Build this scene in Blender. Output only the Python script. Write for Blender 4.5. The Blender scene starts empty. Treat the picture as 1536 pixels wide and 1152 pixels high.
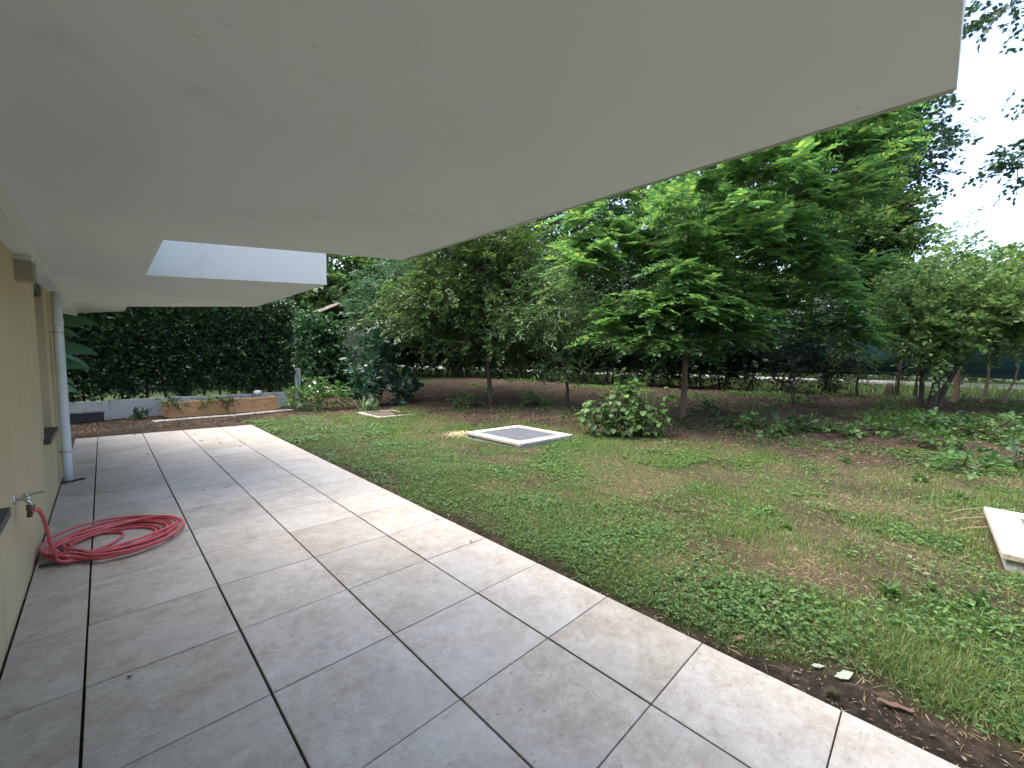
import bpy, math, random
import numpy as np
from mathutils import Vector, Matrix
sc = bpy.context.scene
COL = sc.collection
rs = np.random.RandomState(7)
random.seed(7)

# ------------------------------------------------------------------ camera
FPX, YAW, PITCH, ROLL, PCX, PCY, EYE = 618.6, 0.782, -0.0833, 0.0225, 768.7, 594.4, 1.5056
_fw = np.array([math.sin(YAW)*math.cos(PITCH), math.cos(YAW)*math.cos(PITCH), math.sin(PITCH)])
_rt0 = np.array([math.cos(YAW), -math.sin(YAW), 0.0]); _up0 = np.cross(_rt0, _fw)
_rt = math.cos(ROLL)*_rt0 + math.sin(ROLL)*_up0
_up = -math.sin(ROLL)*_rt0 + math.cos(ROLL)*_up0
cam = bpy.data.cameras.new('camera'); camo = bpy.data.objects.new('camera', cam); COL.objects.link(camo)
M4 = Matrix.Identity(4)
for i in range(3):
    M4[i][0] = _rt[i]; M4[i][1] = _up[i]; M4[i][2] = -_fw[i]
M4[2][3] = EYE
camo.matrix_world = M4
cam.sensor_width = 36; cam.lens = FPX*36/1536
cam.shift_x = -(PCX-768)/1536; cam.shift_y = (PCY-576)/1536
cam.clip_start = 0.05; cam.clip_end = 2000
sc.camera = camo
def at(px, py, depth):                      # survey helper: a point of the place, `depth` metres in front of the eye
    return np.array([0, 0, EYE]) + (_fw*FPX + _rt*(px-PCX) + _up*(PCY-py))/FPX*depth

# ------------------------------------------------------------------ sky, sun, exposure
SUN_EL, SUN_AZ = math.radians(69), math.radians(-45)      # azimuth from +Y towards +X
w = bpy.data.worlds.new('World'); sc.world = w; w.use_nodes = True
wn = w.node_tree; bg = wn.nodes['Background']
sky = wn.nodes.new('ShaderNodeTexSky'); sky.sky_type = 'NISHITA'; sky.sun_disc = False
sky.sun_elevation = SUN_EL; sky.sun_rotation = SUN_AZ
sky.air_density = 0.8; sky.dust_density = 5.0; sky.ozone_density = 0.6
wn.links.new(sky.outputs[0], bg.inputs[0]); bg.inputs[1].default_value = 0.15
sun = bpy.data.lights.new('sun', 'SUN'); suno = bpy.data.objects.new('sun', sun); COL.objects.link(suno)
sun.energy = 0.75; sun.angle = math.radians(75); sun.color = (1.0, 0.98, 0.95)
sv = Vector((math.sin(SUN_AZ)*math.cos(SUN_EL), math.cos(SUN_AZ)*math.cos(SUN_EL), math.sin(SUN_EL)))
suno.rotation_euler = sv.to_track_quat('Z', 'Y').to_euler(); suno.location = (0, 0, 30)
sc.view_settings.view_transform = 'Standard'; sc.view_settings.look = 'None'
sc.view_settings.gamma = 1; sc.view_settings.use_curve_mapping = False
sc.view_settings.exposure = 2.4
sc.render.engine = 'CYCLES'
sc.cycles.use_denoising = True
sc.cycles.max_bounces = 8; sc.cycles.diffuse_bounces = 5; sc.cycles.transmission_bounces = 5
sc.cycles.transparent_max_bounces = 6

# ------------------------------------------------------------------ helpers
def tag(o, label=None, cat=None, group=None, kind=None):
    if label: o['label'] = label
    if cat: o['category'] = cat
    if group: o['group'] = group
    if kind: o['kind'] = kind
    return o
def link(name, me, mat=None, parent=None):
    o = bpy.data.objects.new(name, me); COL.objects.link(o)
    if mat is not None and me is not None and len(me.materials) == 0: me.materials.append(mat)
    if parent is not None: o.parent = parent
    return o
def empty(name, loc, label, cat, group=None):
    o = bpy.data.objects.new(name, None); COL.objects.link(o); o.location = loc
    o.empty_display_size = 0.1
    return tag(o, label, cat, group)
def mesh(V, F, smooth=False, name='m'):
    """V (n,3) array; F a list of (m,k) index arrays or a list of index tuples"""
    me = bpy.data.meshes.new(name)
    V = np.asarray(V, dtype=np.float32)
    if isinstance(F, np.ndarray): F = [F]
    if len(F) and not isinstance(F[0], np.ndarray):
        me.from_pydata(V.tolist(), [], [tuple(int(i) for i in f) for f in F])
    else:
        me.vertices.add(len(V)); me.vertices.foreach_set('co', V.ravel())
        li = np.concatenate([f.ravel() for f in F]).astype(np.int32)
        tot = np.concatenate([np.full(len(f), f.shape[1]) for f in F]).astype(np.int32)
        st = np.concatenate([[0], np.cumsum(tot)[:-1]]).astype(np.int32)
        me.loops.add(len(li)); me.loops.foreach_set('vertex_index', li)
        me.polygons.add(len(tot)); me.polygons.foreach_set('loop_start', st)
        me.update(calc_edges=True); me.validate()
    if smooth: me.polygons.foreach_set('use_smooth', np.ones(len(me.polygons), dtype=bool))
    me.update()
    return me
class MB:
    """collects boxes, prisms and tubes into one mesh"""
    def __init__(s, org=(0, 0, 0)): s.V = []; s.F = []; s.o = np.array(org, float)
    def add(s, V, F):
        n = len(s.V); s.V += [tuple(np.array(v, float)-s.o) for v in V]; s.F += [tuple(i+n for i in f) for f in F]; return s
    def box(s, x0, x1, y0, y1, z0, z1):
        V = [(x, y, z) for z in (z0, z1) for x, y in ((x0, y0), (x1, y0), (x1, y1), (x0, y1))]
        return s.add(V, [(3, 2, 1, 0), (4, 5, 6, 7), (0, 1, 5, 4), (1, 2, 6, 5), (2, 3, 7, 6), (3, 0, 4, 7)])
    def prism(s, poly, z0, z1):
        n = len(poly)
        V = [(x, y, z0) for x, y in poly]+[(x, y, z1) for x, y in poly]
        return s.add(V, [tuple(range(n-1, -1, -1)), tuple(range(n, 2*n))]+[(i, (i+1) % n, n+(i+1) % n, n+i) for i in range(n)])
    def tube(s, pts, r, sides=10, cap=True):
        P = np.asarray(pts, float); n = len(P); R = np.full(n, r) if np.isscalar(r) else np.asarray(r, float)
        T = np.gradient(P, axis=0); T /= np.linalg.norm(T, axis=1)[:, None]+1e-9
        u = np.cross(T[0], [0, 0, 1]); u = u if np.linalg.norm(u) > .1 else np.cross(T[0], [1, 0, 0]); u /= np.linalg.norm(u)
        V = []
        for i in range(n):
            u = u-T[i]*(u@T[i]); u /= np.linalg.norm(u)+1e-9; v = np.cross(T[i], u)
            for k in range(sides):
                a = 2*math.pi*k/sides; V.append(P[i]+R[i]*(math.cos(a)*u+math.sin(a)*v))
        F = [(i*sides+k, i*sides+(k+1) % sides, (i+1)*sides+(k+1) % sides, (i+1)*sides+k) for i in range(n-1) for k in range(sides)]
        if cap: F += [tuple(range(sides-1, -1, -1)), tuple((n-1)*sides+k for k in range(sides))]
        return s.add(V, F)
    def build(s, name, mat, parent=None, smooth=False, bevel=0):
        me = mesh(np.array(s.V), s.F, smooth)
        o = link(name, me, mat, parent)
        if parent is None: o.location = tuple(s.o)
        if bevel:
            b = o.modifiers.new('bevel', 'BEVEL'); b.width = bevel; b.segments = 2; b.limit_method = 'ANGLE'
        return o
def spline(pts, n=12):
    P = np.asarray(pts, float); P = np.vstack([2*P[0]-P[1], P, 2*P[-1]-P[-2]]); out = []
    for i in range(1, len(P)-2):
        for t in np.linspace(0, 1, n, endpoint=False):
            a, b, c, d = P[i-1], P[i], P[i+1], P[i+2]
            out.append(.5*(2*b+(c-a)*t+(2*a-5*b+4*c-d)*t*t+(3*b-a-3*c+d)*t**3))
    out.append(P[-2]); return np.array(out)
_tab = rs.rand(256, 256)
def vnoise(x, y, s, seed=0):
    x = np.asarray(x, float)/s+seed*17.3+500; y = np.asarray(y, float)/s+seed*9.1+500
    xi = np.floor(x).astype(int); yi = np.floor(y).astype(int); fx = x-xi; fy = y-yi
    fx = fx*fx*(3-2*fx); fy = fy*fy*(3-2*fy)
    g = lambda a, b: _tab[a % 256, b % 256]
    return (g(xi, yi)*(1-fx)+g(xi+1, yi)*fx)*(1-fy)+(g(xi, yi+1)*(1-fx)+g(xi+1, yi+1)*fx)*fy
def ss(t): t = np.clip(t, 0, 1); return t*t*(3-2*t)
def unit(a): return a/(np.linalg.norm(a, axis=-1, keepdims=True)+1e-9)

# ------------------------------------------------------------------ materials
def newmat(name):
    m = bpy.data.materials.new(name); m.use_nodes = True; return m, m.node_tree, m.node_tree.nodes['Principled BSDF']
def N(nt, t, **k):
    n = nt.nodes.new(t)
    for a, b in k.items(): setattr(n, a, b)
    return n
def ramp(nt, fac, stops):
    r = N(nt, 'ShaderNodeValToRGB'); e = r.color_ramp.elements
    while len(e) < len(stops): e.new(0.5)
    for i, (p, c) in enumerate(stops): e[i].position = p; e[i].color = (*c, 1)
    nt.links.new(fac, r.inputs[0]); return r.outputs[0]
def noise(nt, vec, scale, detail=4, rough=.55, dist=0):
    n = N(nt, 'ShaderNodeTexNoise'); n.inputs['Scale'].default_value = scale; n.inputs['Detail'].default_value = detail
    n.inputs['Roughness'].default_value = rough; n.inputs['Distortion'].default_value = dist
    if vec is not None: nt.links.new(vec, n.inputs['Vector'])
    return n.outputs['Fac']
def mix(nt, fac, a, b, blend='MIX'):
    m = N(nt, 'ShaderNodeMix', data_type='RGBA', blend_type=blend)
    for s, v in ((0, fac), (6, a), (7, b)):
        if isinstance(v, (int, float)): m.inputs[s].default_value = v
        elif isinstance(v, tuple): m.inputs[s].default_value = (*v, 1)
        else: nt.links.new(v, m.inputs[s])
    return m.outputs[2]
def bump(nt, bsdf, h, strength=.2, dist=.01):
    b = N(nt, 'ShaderNodeBump'); b.inputs['Strength'].default_value = strength; b.inputs['Distance'].default_value = dist
    nt.links.new(h, b.inputs['Height']); nt.links.new(b.outputs[0], bsdf.inputs['Normal'])
def simple(name, c1, c2, scale=8, rough=.8, bmp=.2, bscale=60, metal=0, spots=None, bdist=.004):
    m, nt, b = newmat(name); tc = N(nt, 'ShaderNodeTexCoord').outputs['Object']
    f = noise(nt, tc, scale, 6); col = ramp(nt, f, [(.3, c1), (.7, c2)])
    if spots:
        f2 = noise(nt, tc, spots[1], 5, .7); col = mix(nt, ramp(nt, f2, [(spots[2], (0, 0, 0)), (spots[2]+.1, (1, 1, 1))]), col, spots[0])
    nt.links.new(col, b.inputs['Base Color']); b.inputs['Roughness'].default_value = rough; b.inputs['Metallic'].default_value = metal
    if bmp: bump(nt, b, noise(nt, tc, bscale, 4), bmp, bdist)
    return m
def leafmat(name, cols, trans=.4, rough=.45, tcol=None, spec=.35):
    """per-leaf colour, glossy face, light passing through"""
    m, nt, b = newmat(name)
    g = N(nt, 'ShaderNodeNewGeometry').outputs['Random Per Island']
    st = [(i/(len(cols)-1) if len(cols) > 1 else 0, c) for i, c in enumerate(cols)]
    col = ramp(nt, g, st)
    nt.links.new(col, b.inputs['Base Color']); b.inputs['Roughness'].default_value = rough
    b.inputs['Specular IOR Level'].default_value = spec
    t = N(nt, 'ShaderNodeBsdfTranslucent')
    hs = N(nt, 'ShaderNodeHueSaturation'); hs.inputs['Hue'].default_value = .492; hs.inputs['Saturation'].default_value = 1.1; hs.inputs['Value'].default_value = 1.4
    nt.links.new(col, hs.inputs['Color']); nt.links.new(hs.outputs[0], t.inputs[0])
    mx = N(nt, 'ShaderNodeMixShader'); mx.inputs[0].default_value = trans
    out = nt.nodes['Material Output']
    nt.links.new(b.outputs[0], mx.inputs[1]); nt.links.new(t.outputs[0], mx.inputs[2]); nt.links.new(mx.outputs[0], out.inputs[0])
    return m
def plaster(name, c1, c2, dirt=(.2, .2, .17), amt=.25, sc_=.9, bmp=.18):
    m, nt, b = newmat(name); tc = N(nt, 'ShaderNodeTexCoord').outputs['Object']
    col = ramp(nt, noise(nt, tc, sc_, 5), [(.3, c1), (.7, c2)])
    d = ramp(nt, noise(nt, tc, sc_*3.1, 8, .7), [(.58, (0, 0, 0)), (.78, (1, 1, 1))])
    sp = ramp(nt, noise(nt, tc, 22, 2, .4), [(.74, (0, 0, 0)), (.8, (1, 1, 1))])
    m1 = N(nt, 'ShaderNodeMath', operation='MULTIPLY'); nt.links.new(d, m1.inputs[0]); m1.inputs[1].default_value = amt
    col = mix(nt, m1.outputs[0], col, dirt)
    m2 = N(nt, 'ShaderNodeMath', operation='MULTIPLY'); nt.links.new(sp, m2.inputs[0]); m2.inputs[1].default_value = amt*1.2
    col = mix(nt, m2.outputs[0], col, dirt)
    nt.links.new(col, b.inputs['Base Color']); b.inputs['Roughness'].default_value = .9; b.inputs['Specular IOR Level'].default_value = .2
    bump(nt, b, noise(nt, tc, 170, 3), bmp, .003)
    return m

M = {}
M['soffit'] = plaster('soffit_paint', (.60, .64, .64), (.68, .715, .712), amt=.30, sc_=.6, bmp=.12)
M['wall'] = plaster('cream_plaster', (.46, .39, .24), (.53, .455, .295), dirt=(.27, .245, .17), amt=.5, sc_=1.3, bmp=.6)
M['block'] = plaster('grey_plaster', (.30, .27, .21), (.35, .31, .25))
M['slate'] = simple('dark_sill_stone', (.022, .025, .03), (.04, .043, .05), 20, .45, .08)
M['frame'] = simple('window_frame_paint', (.55, .53, .47), (.6, .58, .52), 6, .5, 0)
M['pane'], nt, b = newmat('window_glass'); b.inputs['Base Color'].default_value = (.015, .02, .02, 1); b.inputs['Roughness'].default_value = .06
M['pipe'] = simple('downspout_paint', (.60, .655, .70), (.68, .72, .76), 5, .38, .05, 30)
M['metal'] = simple('dull_chrome', (.42, .43, .42), (.58, .59, .57), 40, .35, .1, 200, metal=.85)
M['darkmetal'] = simple('aged_brass', (.10, .09, .07), (.17, .15, .11), 60, .5, .2, 200, metal=.5)
M['black'] = simple('black_plastic', (.012, .013, .016), (.03, .032, .036), 10, .5, .1)
M['hose'] = simple('red_hose_rubber', (.47, .078, .088), (.55, .11, .12), 14, .5, .08, 120, spots=((.44, .12, .12), 9, .66))
M['hoseclip'] = simple('red_hose_fitting', (.55, .07, .08), (.62, .12, .12), 20, .35, 0)
M['stone'] = simple('pale_cast_stone', (.33, .295, .235), (.45, .41, .34), 7, .9, .5, 40, spots=((.15, .125, .085), 9, .56))
M['concrete'] = simple('grey_concrete', (.36, .365, .35), (.48, .485, .47), 3, .9, .35, 50, spots=((.20, .21, .17), 3, .60))
M['lid'] = simple('cover_lid_metal', (.050, .060, .076), (.075, .086, .104), 6, .75, .15, 90, spots=((.05, .042, .03), 16, .60))
M['wood'] = None
M['bark'] = simple('tree_bark', (.06, .045, .033), (.13, .105, .08), 12, .95, .6, 45, bdist=.01)
M['bark_dark'] = simple('dark_bark', (.025, .02, .016), (.06, .05, .04), 12, .95, .6, 45, bdist=.01)
M['bark_warm'] = simple('warm_bark', (.085, .055, .035), (.16, .11, .075), 14, .95, .6, 45, bdist=.01)
M['twig'] = simple('twig_bark', (.05, .04, .03), (.09, .07, .05), 10, .95, 0)

# floor tiles: clouded beige-grey porcelain, each tile with its own offset
m, nt, b = newmat('porcelain_tile'); M['tile'] = m
tco = N(nt, 'ShaderNodeTexCoord').outputs['Object']; oi = N(nt, 'ShaderNodeObjectInfo').outputs['Random']
off = N(nt, 'ShaderNodeVectorMath', operation='SCALE'); cmb = N(nt, 'ShaderNodeCombineXYZ')
for i in range(3): nt.links.new(oi, cmb.inputs[i])
nt.links.new(cmb.outputs[0], off.inputs[0]); off.inputs[3].default_value = 37.0
ad = N(nt, 'ShaderNodeVectorMath', operation='ADD'); nt.links.new(tco, ad.inputs[0]); nt.links.new(off.outputs[0], ad.inputs[1])
mp = N(nt, 'ShaderNodeMapping'); mp.inputs['Scale'].default_value = (1.0, 1.2, 1); mp.inputs['Rotation'].default_value = (0, 0, .35)
nt.links.new(ad.outputs[0], mp.inputs[0]); V1 = mp.outputs[0]
c = ramp(nt, noise(nt, V1, 3.6, 8, .68, .25), [(.28, (.275, .238, .180)), (.5, (.372, .340, .282)), (.70, (.448, .428, .380))])
vein = ramp(nt, noise(nt, V1, 6.5, 9, .72, 1.2), [(.44, (0, 0, 0)), (.5, (1, 1, 1)), (.56, (0, 0, 0))])
c = mix(nt, .085, c, vein, 'SCREEN')
st_ = ramp(nt, noise(nt, ad.outputs[0], 8, 9, .75, .2), [(.56, (0, 0, 0)), (.74, (.6, .6, .6))])
c = mix(nt, st_, c, (.215, .195, .16))
sp_ = ramp(nt, noise(nt, ad.outputs[0], 55, 3, .5), [(.66, (0, 0, 0)), (.74, (.75, .75, .75))])
c = mix(nt, sp_, c, (.11, .10, .085))
c = mix(nt, .5, c, ramp(nt, noise(nt, ad.outputs[0], 15, 9, .8), [(.3, (.55, .52, .46)), (.5, (.98, .98, .98)), (.7, (1.25, 1.26, 1.27))]), 'MULTIPLY')
bl_ = ramp(nt, noise(nt, ad.outputs[0], 1.6, 4, .6, .4), [(.45, (0, 0, 0)), (.7, (.55, .55, .55))])
c = mix(nt, bl_, c, (.425, .42, .405))
tv = ramp(nt, oi, [(0, (.84, .83, .80)), (.5, (.93, .93, .92)), (1, (1.0, 1.0, 1.0))])
c = mix(nt, 1.0, c, tv, 'MULTIPLY')
nt.links.new(c, b.inputs['Base Color']); b.inputs['Specular IOR Level'].default_value = .5
rr = N(nt, 'ShaderNodeMapRange'); rr.inputs[3].default_value = .36; rr.inputs[4].default_value = .62
nt.links.new(noise(nt, V1, 5, 6), rr.inputs[0]); nt.links.new(rr.outputs[0], b.inputs['Roughness'])
bump(nt, b, noise(nt, V1, 26, 7, .7), .10, .004)

# ground: soil, thatch and litter chosen by the 'cover' values of the sheet
m, nt, b = newmat('garden_ground'); M['ground'] = m
at_ = N(nt, 'ShaderNodeAttribute', attribute_name='cover'); sep = N(nt, 'ShaderNodeSeparateColor'); nt.links.new(at_.outputs['Color'], sep.inputs[0])
tc = N(nt, 'ShaderNodeTexCoord').outputs['Object']
soil = ramp(nt, noise(nt, tc, 14, 9, .72), [(.28, (.011, .009, .007)), (.5, (.033, .026, .019)), (.70, (.092, .074, .056))])
turf = ramp(nt, noise(nt, tc, 22, 9, .75), [(.3, (.012, .020, .006)), (.52, (.030, .046, .014)), (.75, (.075, .085, .032))])
straw = ramp(nt, noise(nt, tc, 30, 8, .75), [(.3, (.035, .025, .016)), (.55, (.095, .072, .045)), (.75, (.19, .15, .10))])
soil = mix(nt, 1.0, soil, ramp(nt, noise(nt, tc, 1.1, 5, .65), [(.3, (.5, .5, .5)), (.5, (1, .97, .94)), (.7, (1.7, 1.55, 1.4))]), 'MULTIPLY')
c = mix(nt, sep.outputs[0], soil, turf); c = mix(nt, sep.outputs[1], c, straw)
nt.links.new(c, b.inputs['Base Color']); b.inputs['Roughness'].default_value = .95; b.inputs['Specular IOR Level'].default_value = .1
bump(nt, b, noise(nt, tc, 30, 8, .75), .8, .03)

# wood board
m, nt, b = newmat('planter_wood'); M['wood'] = m
tc = N(nt, 'ShaderNodeTexCoord').outputs['Object']; mp = N(nt, 'ShaderNodeMapping'); mp.inputs['Scale'].default_value = (1.2, 6, 14)
nt.links.new(tc, mp.inputs[0])
c = ramp(nt, noise(nt, mp.outputs[0], 2.2, 7, .65, .8), [(.3, (.30, .15, .06)), (.5, (.46, .255, .115)), (.7, (.58, .36, .18))])
nt.links.new(c, b.inputs['Base Color']); b.inputs['Roughness'].default_value = .75
bump(nt, b, noise(nt, mp.outputs[0], 5, 5), .3, .004)

# shade net on the fence
M['net'] = simple('green_shade_net', (.010, .052, .050), (.016, .072, .066), 3, .8, .3, 220)
M['steel'] = simple('galvanised_steel', (.14, .15, .15), (.22, .23, .23), 20, .5, .05, metal=.4)
M['road'] = simple('pale_road', (.17, .165, .155), (.24, .235, .22), 1.5, .9, .2, 30)
M['bed'] = simple('dark_tile_bed', (.010, .010, .009), (.022, .020, .018), 30, .95, .4, 80)
M['gravel'] = simple('pale_gravel', (.34, .32, .29), (.55, .53, .49), 90, .9, .3, 120)
M['rooftile'] = simple('weathered_roof_boards', (.13, .105, .085), (.23, .19, .155), 9, .85, .4, 40)
M['housefar'] = simple('far_house_render', (.58, .50, .42), (.66, .58, .50), 2, .9, 0)

# foliage
G = lambda *a: a
M['hedge_leaf'] = leafmat('hedge_leaf', [(0.016, 0.042, 0.018), (0.026, 0.065, 0.024), (0.04, 0.09, 0.032), (0.062, 0.125, 0.042)], .25, .4)
M['hornbeam_leaf'] = leafmat('hornbeam_leaf', [(0.03, 0.066, 0.022), (0.044, 0.09, 0.028), (0.062, 0.12, 0.034), (0.12, 0.18, 0.045)], .42, .45)
M['elder_leaf'] = leafmat('elder_leaf', [(.030, .072, .034), (.046, .105, .048), (.075, .145, .068)], .35, .42)
M['willow_leaf'] = leafmat('willow_leaf', [(0.085, 0.165, 0.06), (0.12, 0.22, 0.085), (0.17, 0.28, 0.11), (0.2, 0.28, 0.1)], .4, .42)
M['locust_leaf'] = leafmat('locust_leaf', [(0.04, 0.108, 0.04), (0.056, 0.142, 0.05), (0.076, 0.178, 0.056), (0.115, 0.222, 0.062), (0.23, 0.34, 0.075)], .42, .42)
M['apple_leaf'] = leafmat('apple_leaf', [(0.052, 0.112, 0.034), (0.082, 0.165, 0.05), (0.13, 0.22, 0.068), (0.21, 0.29, 0.095)], .38, .42)
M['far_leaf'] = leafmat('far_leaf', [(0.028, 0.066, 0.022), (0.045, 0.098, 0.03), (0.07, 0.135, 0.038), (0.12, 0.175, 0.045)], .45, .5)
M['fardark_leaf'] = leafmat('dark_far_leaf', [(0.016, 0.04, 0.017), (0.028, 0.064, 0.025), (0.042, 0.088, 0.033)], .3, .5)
M['laurel_leaf'] = leafmat('laurel_leaf', [(0.023, 0.061, 0.038), (0.038, 0.096, 0.054), (0.067, 0.144, 0.080)], .2, .28, spec=.5)
M['screen_leaf'] = leafmat('screen_leaf', [(.011, .026, .013), (.018, .040, .018), (.029, .055, .024)], .25, .4)
M['ivy_leaf'] = leafmat('ivy_leaf', [(.023, .065, .023), (.039, .104, .034), (.065, .143, .052)], .25, .35)
M['bush_leaf'] = leafmat('bush_leaf', [(.039, .105, .024), (.061, .143, .033), (.088, .187, .044)], .35, .45)
M['broad_leaf'] = leafmat('broad_leaf', [(0.034, 0.09, 0.028), (0.05, 0.12, 0.034), (0.075, 0.155, 0.04), (0.15, 0.22, 0.046)], .38, .45)
M['strap_leaf'] = leafmat('strap_leaf', [(.05, .11, .035), (.08, .15, .06), (.14, .20, .10)], .3, .4)
M['grass'] = leafmat('grass_blade', [(0.04, 0.08, 0.018), (0.064, 0.122, 0.027), (0.092, 0.158, 0.036), (0.13, 0.185, 0.046), (0.22, 0.215, 0.085)], .4, .5)
M['clover'] = leafmat('clover_leaf', [(0.03, 0.078, 0.018), (0.046, 0.112, 0.026), (0.072, 0.155, 0.036), (0.125, 0.215, 0.055)], .35, .5)
M['straw'] = leafmat('dry_grass', [(.16, .115, .06), (.26, .20, .11), (.38, .31, .19), (.24, .15, .09)], .15, .7)
M['litter'] = leafmat('leaf_litter', [(0.045, 0.03, 0.02), (0.09, 0.062, 0.041), (0.16, 0.12, 0.085), (0.26, 0.21, 0.155)], .1, .8)
M['dryleaf'] = leafmat('fallen_leaf', [(0.13, 0.065, 0.045), (0.17, 0.09, 0.065)], .15, .6)
M['paleleaf'] = leafmat('pale_fallen_leaf', [(0.27, 0.33, 0.25), (0.36, 0.41, 0.33)], .2, .6)
M['browncurl'] = leafmat('brown_leaf', [(.05, .035, .025), (.09, .06, .04)], .1, .7)
M['flower'] = leafmat('white_flower', [(.7, .7, .66), (.8, .8, .76)], .2, .6)

# ------------------------------------------------------------------ terrain
XW, XE = -0.408, 2.2616                     # house wall plane, outer edge of the terrace
Y_END = 10.39
def hbase(x, y):
    n = .95*x+.31*y
    return .68*ss((n-7.8)/8.5)
def hz(x, y):
    x = np.asarray(x, float); y = np.asarray(y, float)
    z = hbase(x, y)-.022+.030*(vnoise(x, y, 1.3, 1)-.5)+.016*(vnoise(x, y, .42, 2)-.5)
    z = z+.10*(vnoise(x, y, 2.6, 3)-.5)*ss((x-3.2)/3)
    e = ss((x-XE-.0)/.5); z = z*e+(1-e)*np.minimum(z, -.018)          # settles to just under the tiles along the terrace
    inside = (x < XE+.002) & (y < Y_END+.002)
    z = np.where((x < XE+.002) & (y >= Y_END+.002), np.clip(z, -.03, -.004), z)
    return np.where(inside, -.07, z)
STRAW = [(3.15, 1.12, .42, .9), (3.9, .52, .42, 1.0), (4.6, .75, .35, .7), (6.05, .35, .7, .8), (5.2, 6.9, .35, .9), (8.6, 2.9, .9, .7), (9.6, 4.9, .6, .4),
         (7.3, 3.2, .7, .5), (4.2, 2.5, .5, .35), (3.6, 3.4, .45, .45), (2.75, .35, .3, .4), (5.4, 3.6, .8, .35), (6.6, 1.4, .8, .45), (8.2, .6, .7, .5), (4.4, -.35, .45, .5), (10.6, 1.6, .8, .4)]
def cover(x, y):
    """green 0..1, straw 0..1"""
    x = np.asarray(x, float); y = np.asarray(y, float)
    n = .95*x+.31*y
    wob = 1.6*(vnoise(x, y, 1.7, 4)-.5)+.8*(vnoise(x, y, .6, 5)-.5)
    green = 1-ss((n-8.0+wob)/1.3)
    right = ss((1.6-y)/2.0)*ss((15-n)/3)                              # weeds keep going towards the right
    green = np.maximum(green, right*ss((vnoise(x, y, 1.1, 6)-.38)/.25)*.9)
    green *= 1-ss((y-10.9+.5*wob)/.6)*ss((4.6-x)/1.2)                  # bare soil before the low wall
    edge = .03+.24*ss((1.3-y)/1.2)+.20*(vnoise(x, y, .35, 7)-.45)+.16*(vnoise(x, y, .11, 17)-.5)
    green *= ss((x-XE-edge)/.14+.35)
    green *= .35+.65*ss((vnoise(x, y, .55, 8)-.20)/.2)
    st = np.zeros_like(x)
    for (a, b_, r, s) in STRAW: st = np.maximum(st, s*ss(1.25-np.hypot(x-a, y-b_)/r/1.1+.9*(vnoise(x, y, .22, 9)-.5)))
    st = np.maximum(st, .6*ss((vnoise(x, y, .9, 10)-.52)/.25)*ss((x-2.7)/1))
    st = np.maximum(st, .5*ss((vnoise(x, y, .3, 11)-.58)/.2)*ss((x-2.5)/.6))
    return green*(1-.75*st), st*(.35+.65*green)
def axis(parts):
    out = []
    for a, b_, s in parts: out += list(np.arange(a, b_-1e-6, s))
    return np.array(out+[parts[-1][1]])
gx = axis([(-600, -60, 90), (-60, -10, 8), (-10, -1, 1.5), (-1, 2.2616, .5), (2.2616, 2.2646, .003), (2.2646, 9, .09), (9, 20, .22), (20, 60, 3), (60, 600, 90)])
gy = axis([(-600, -60, 90), (-60, -6, 9), (-6, -2.4, .6), (-2.4, 10.39, .1), (10.39, 10.393, .003), (10.393, 14.2, .14), (14.2, 22, .4), (22, 60, 4), (60, 600, 90)])
X, Y = np.meshgrid(gx, gy, indexing='ij'); Z = hz(X, Y)
GV = np.stack([X.ravel(), Y.ravel(), Z.ravel()], 1); nx, ny = len(gx), len(gy)
ii, jj = np.meshgrid(np.arange(nx-1), np.arange(ny-1), indexing='ij'); a0 = (ii*ny+jj).ravel()
me = mesh(GV, np.stack([a0, a0+ny, a0+ny+1, a0+1], 1), True, 'ground')
gc, gs = cover(GV[:, 0], GV[:, 1])
far_ = (GV[:, 0] > 19) | (GV[:, 1] > 15)
gc = np.where(far_, .9, gc)
ca = me.color_attributes.new('cover', 'FLOAT_COLOR', 'POINT')
ca.data.foreach_set('color', np.stack([np.clip(gc*1.15, 0, 1), np.clip(gs, 0, 1), gs*0, gs*0+1], 1).astype(np.float32).ravel())
ground = tag(link('ground', me, M['ground']), 'garden ground of soil, thin lawn and leaf litter', None, None, 'structure')

# terrace: dark bed with single tiles on it
mb = MB(); mb.box(XW-.05, XE-.004, -3.2, Y_END-.004, -.06, -.024)
terrace = tag(mb.build('terrace', M['bed']), 'terrace of large clouded beige porcelain tiles with dark open joints', None, None, 'structure')
UX = [XW+.012]+[-.1226+.5983*i for i in range(4)]+[XE]
def tile_mesh(wd, ln):
    h = .02; e = .002
    t = MB(); a, b_ = wd/2, ln/2
    V = [(-a, -b_, -h), (a, -b_, -h), (a, b_, -h), (-a, b_, -h), (-a, -b_, -e), (a, -b_, -e), (a, b_, -e), (-a, b_, -e), (-a+e, -b_+e, 0), (a-e, -b_+e, 0), (a-e, b_-e, 0), (-a+e, b_-e, 0)]
    F = [(0, 1, 5, 4), (1, 2, 6, 5), (2, 3, 7, 6), (3, 0, 4, 7), (4, 5, 9, 8), (5, 6, 10, 9), (6, 7, 11, 10), (7, 4, 8, 11), (8, 9, 10, 11)]
    t.add(V, F); me = mesh(np.array(t.V), t.F); me.materials.append(M['tile']); return me
TM = {}
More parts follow.
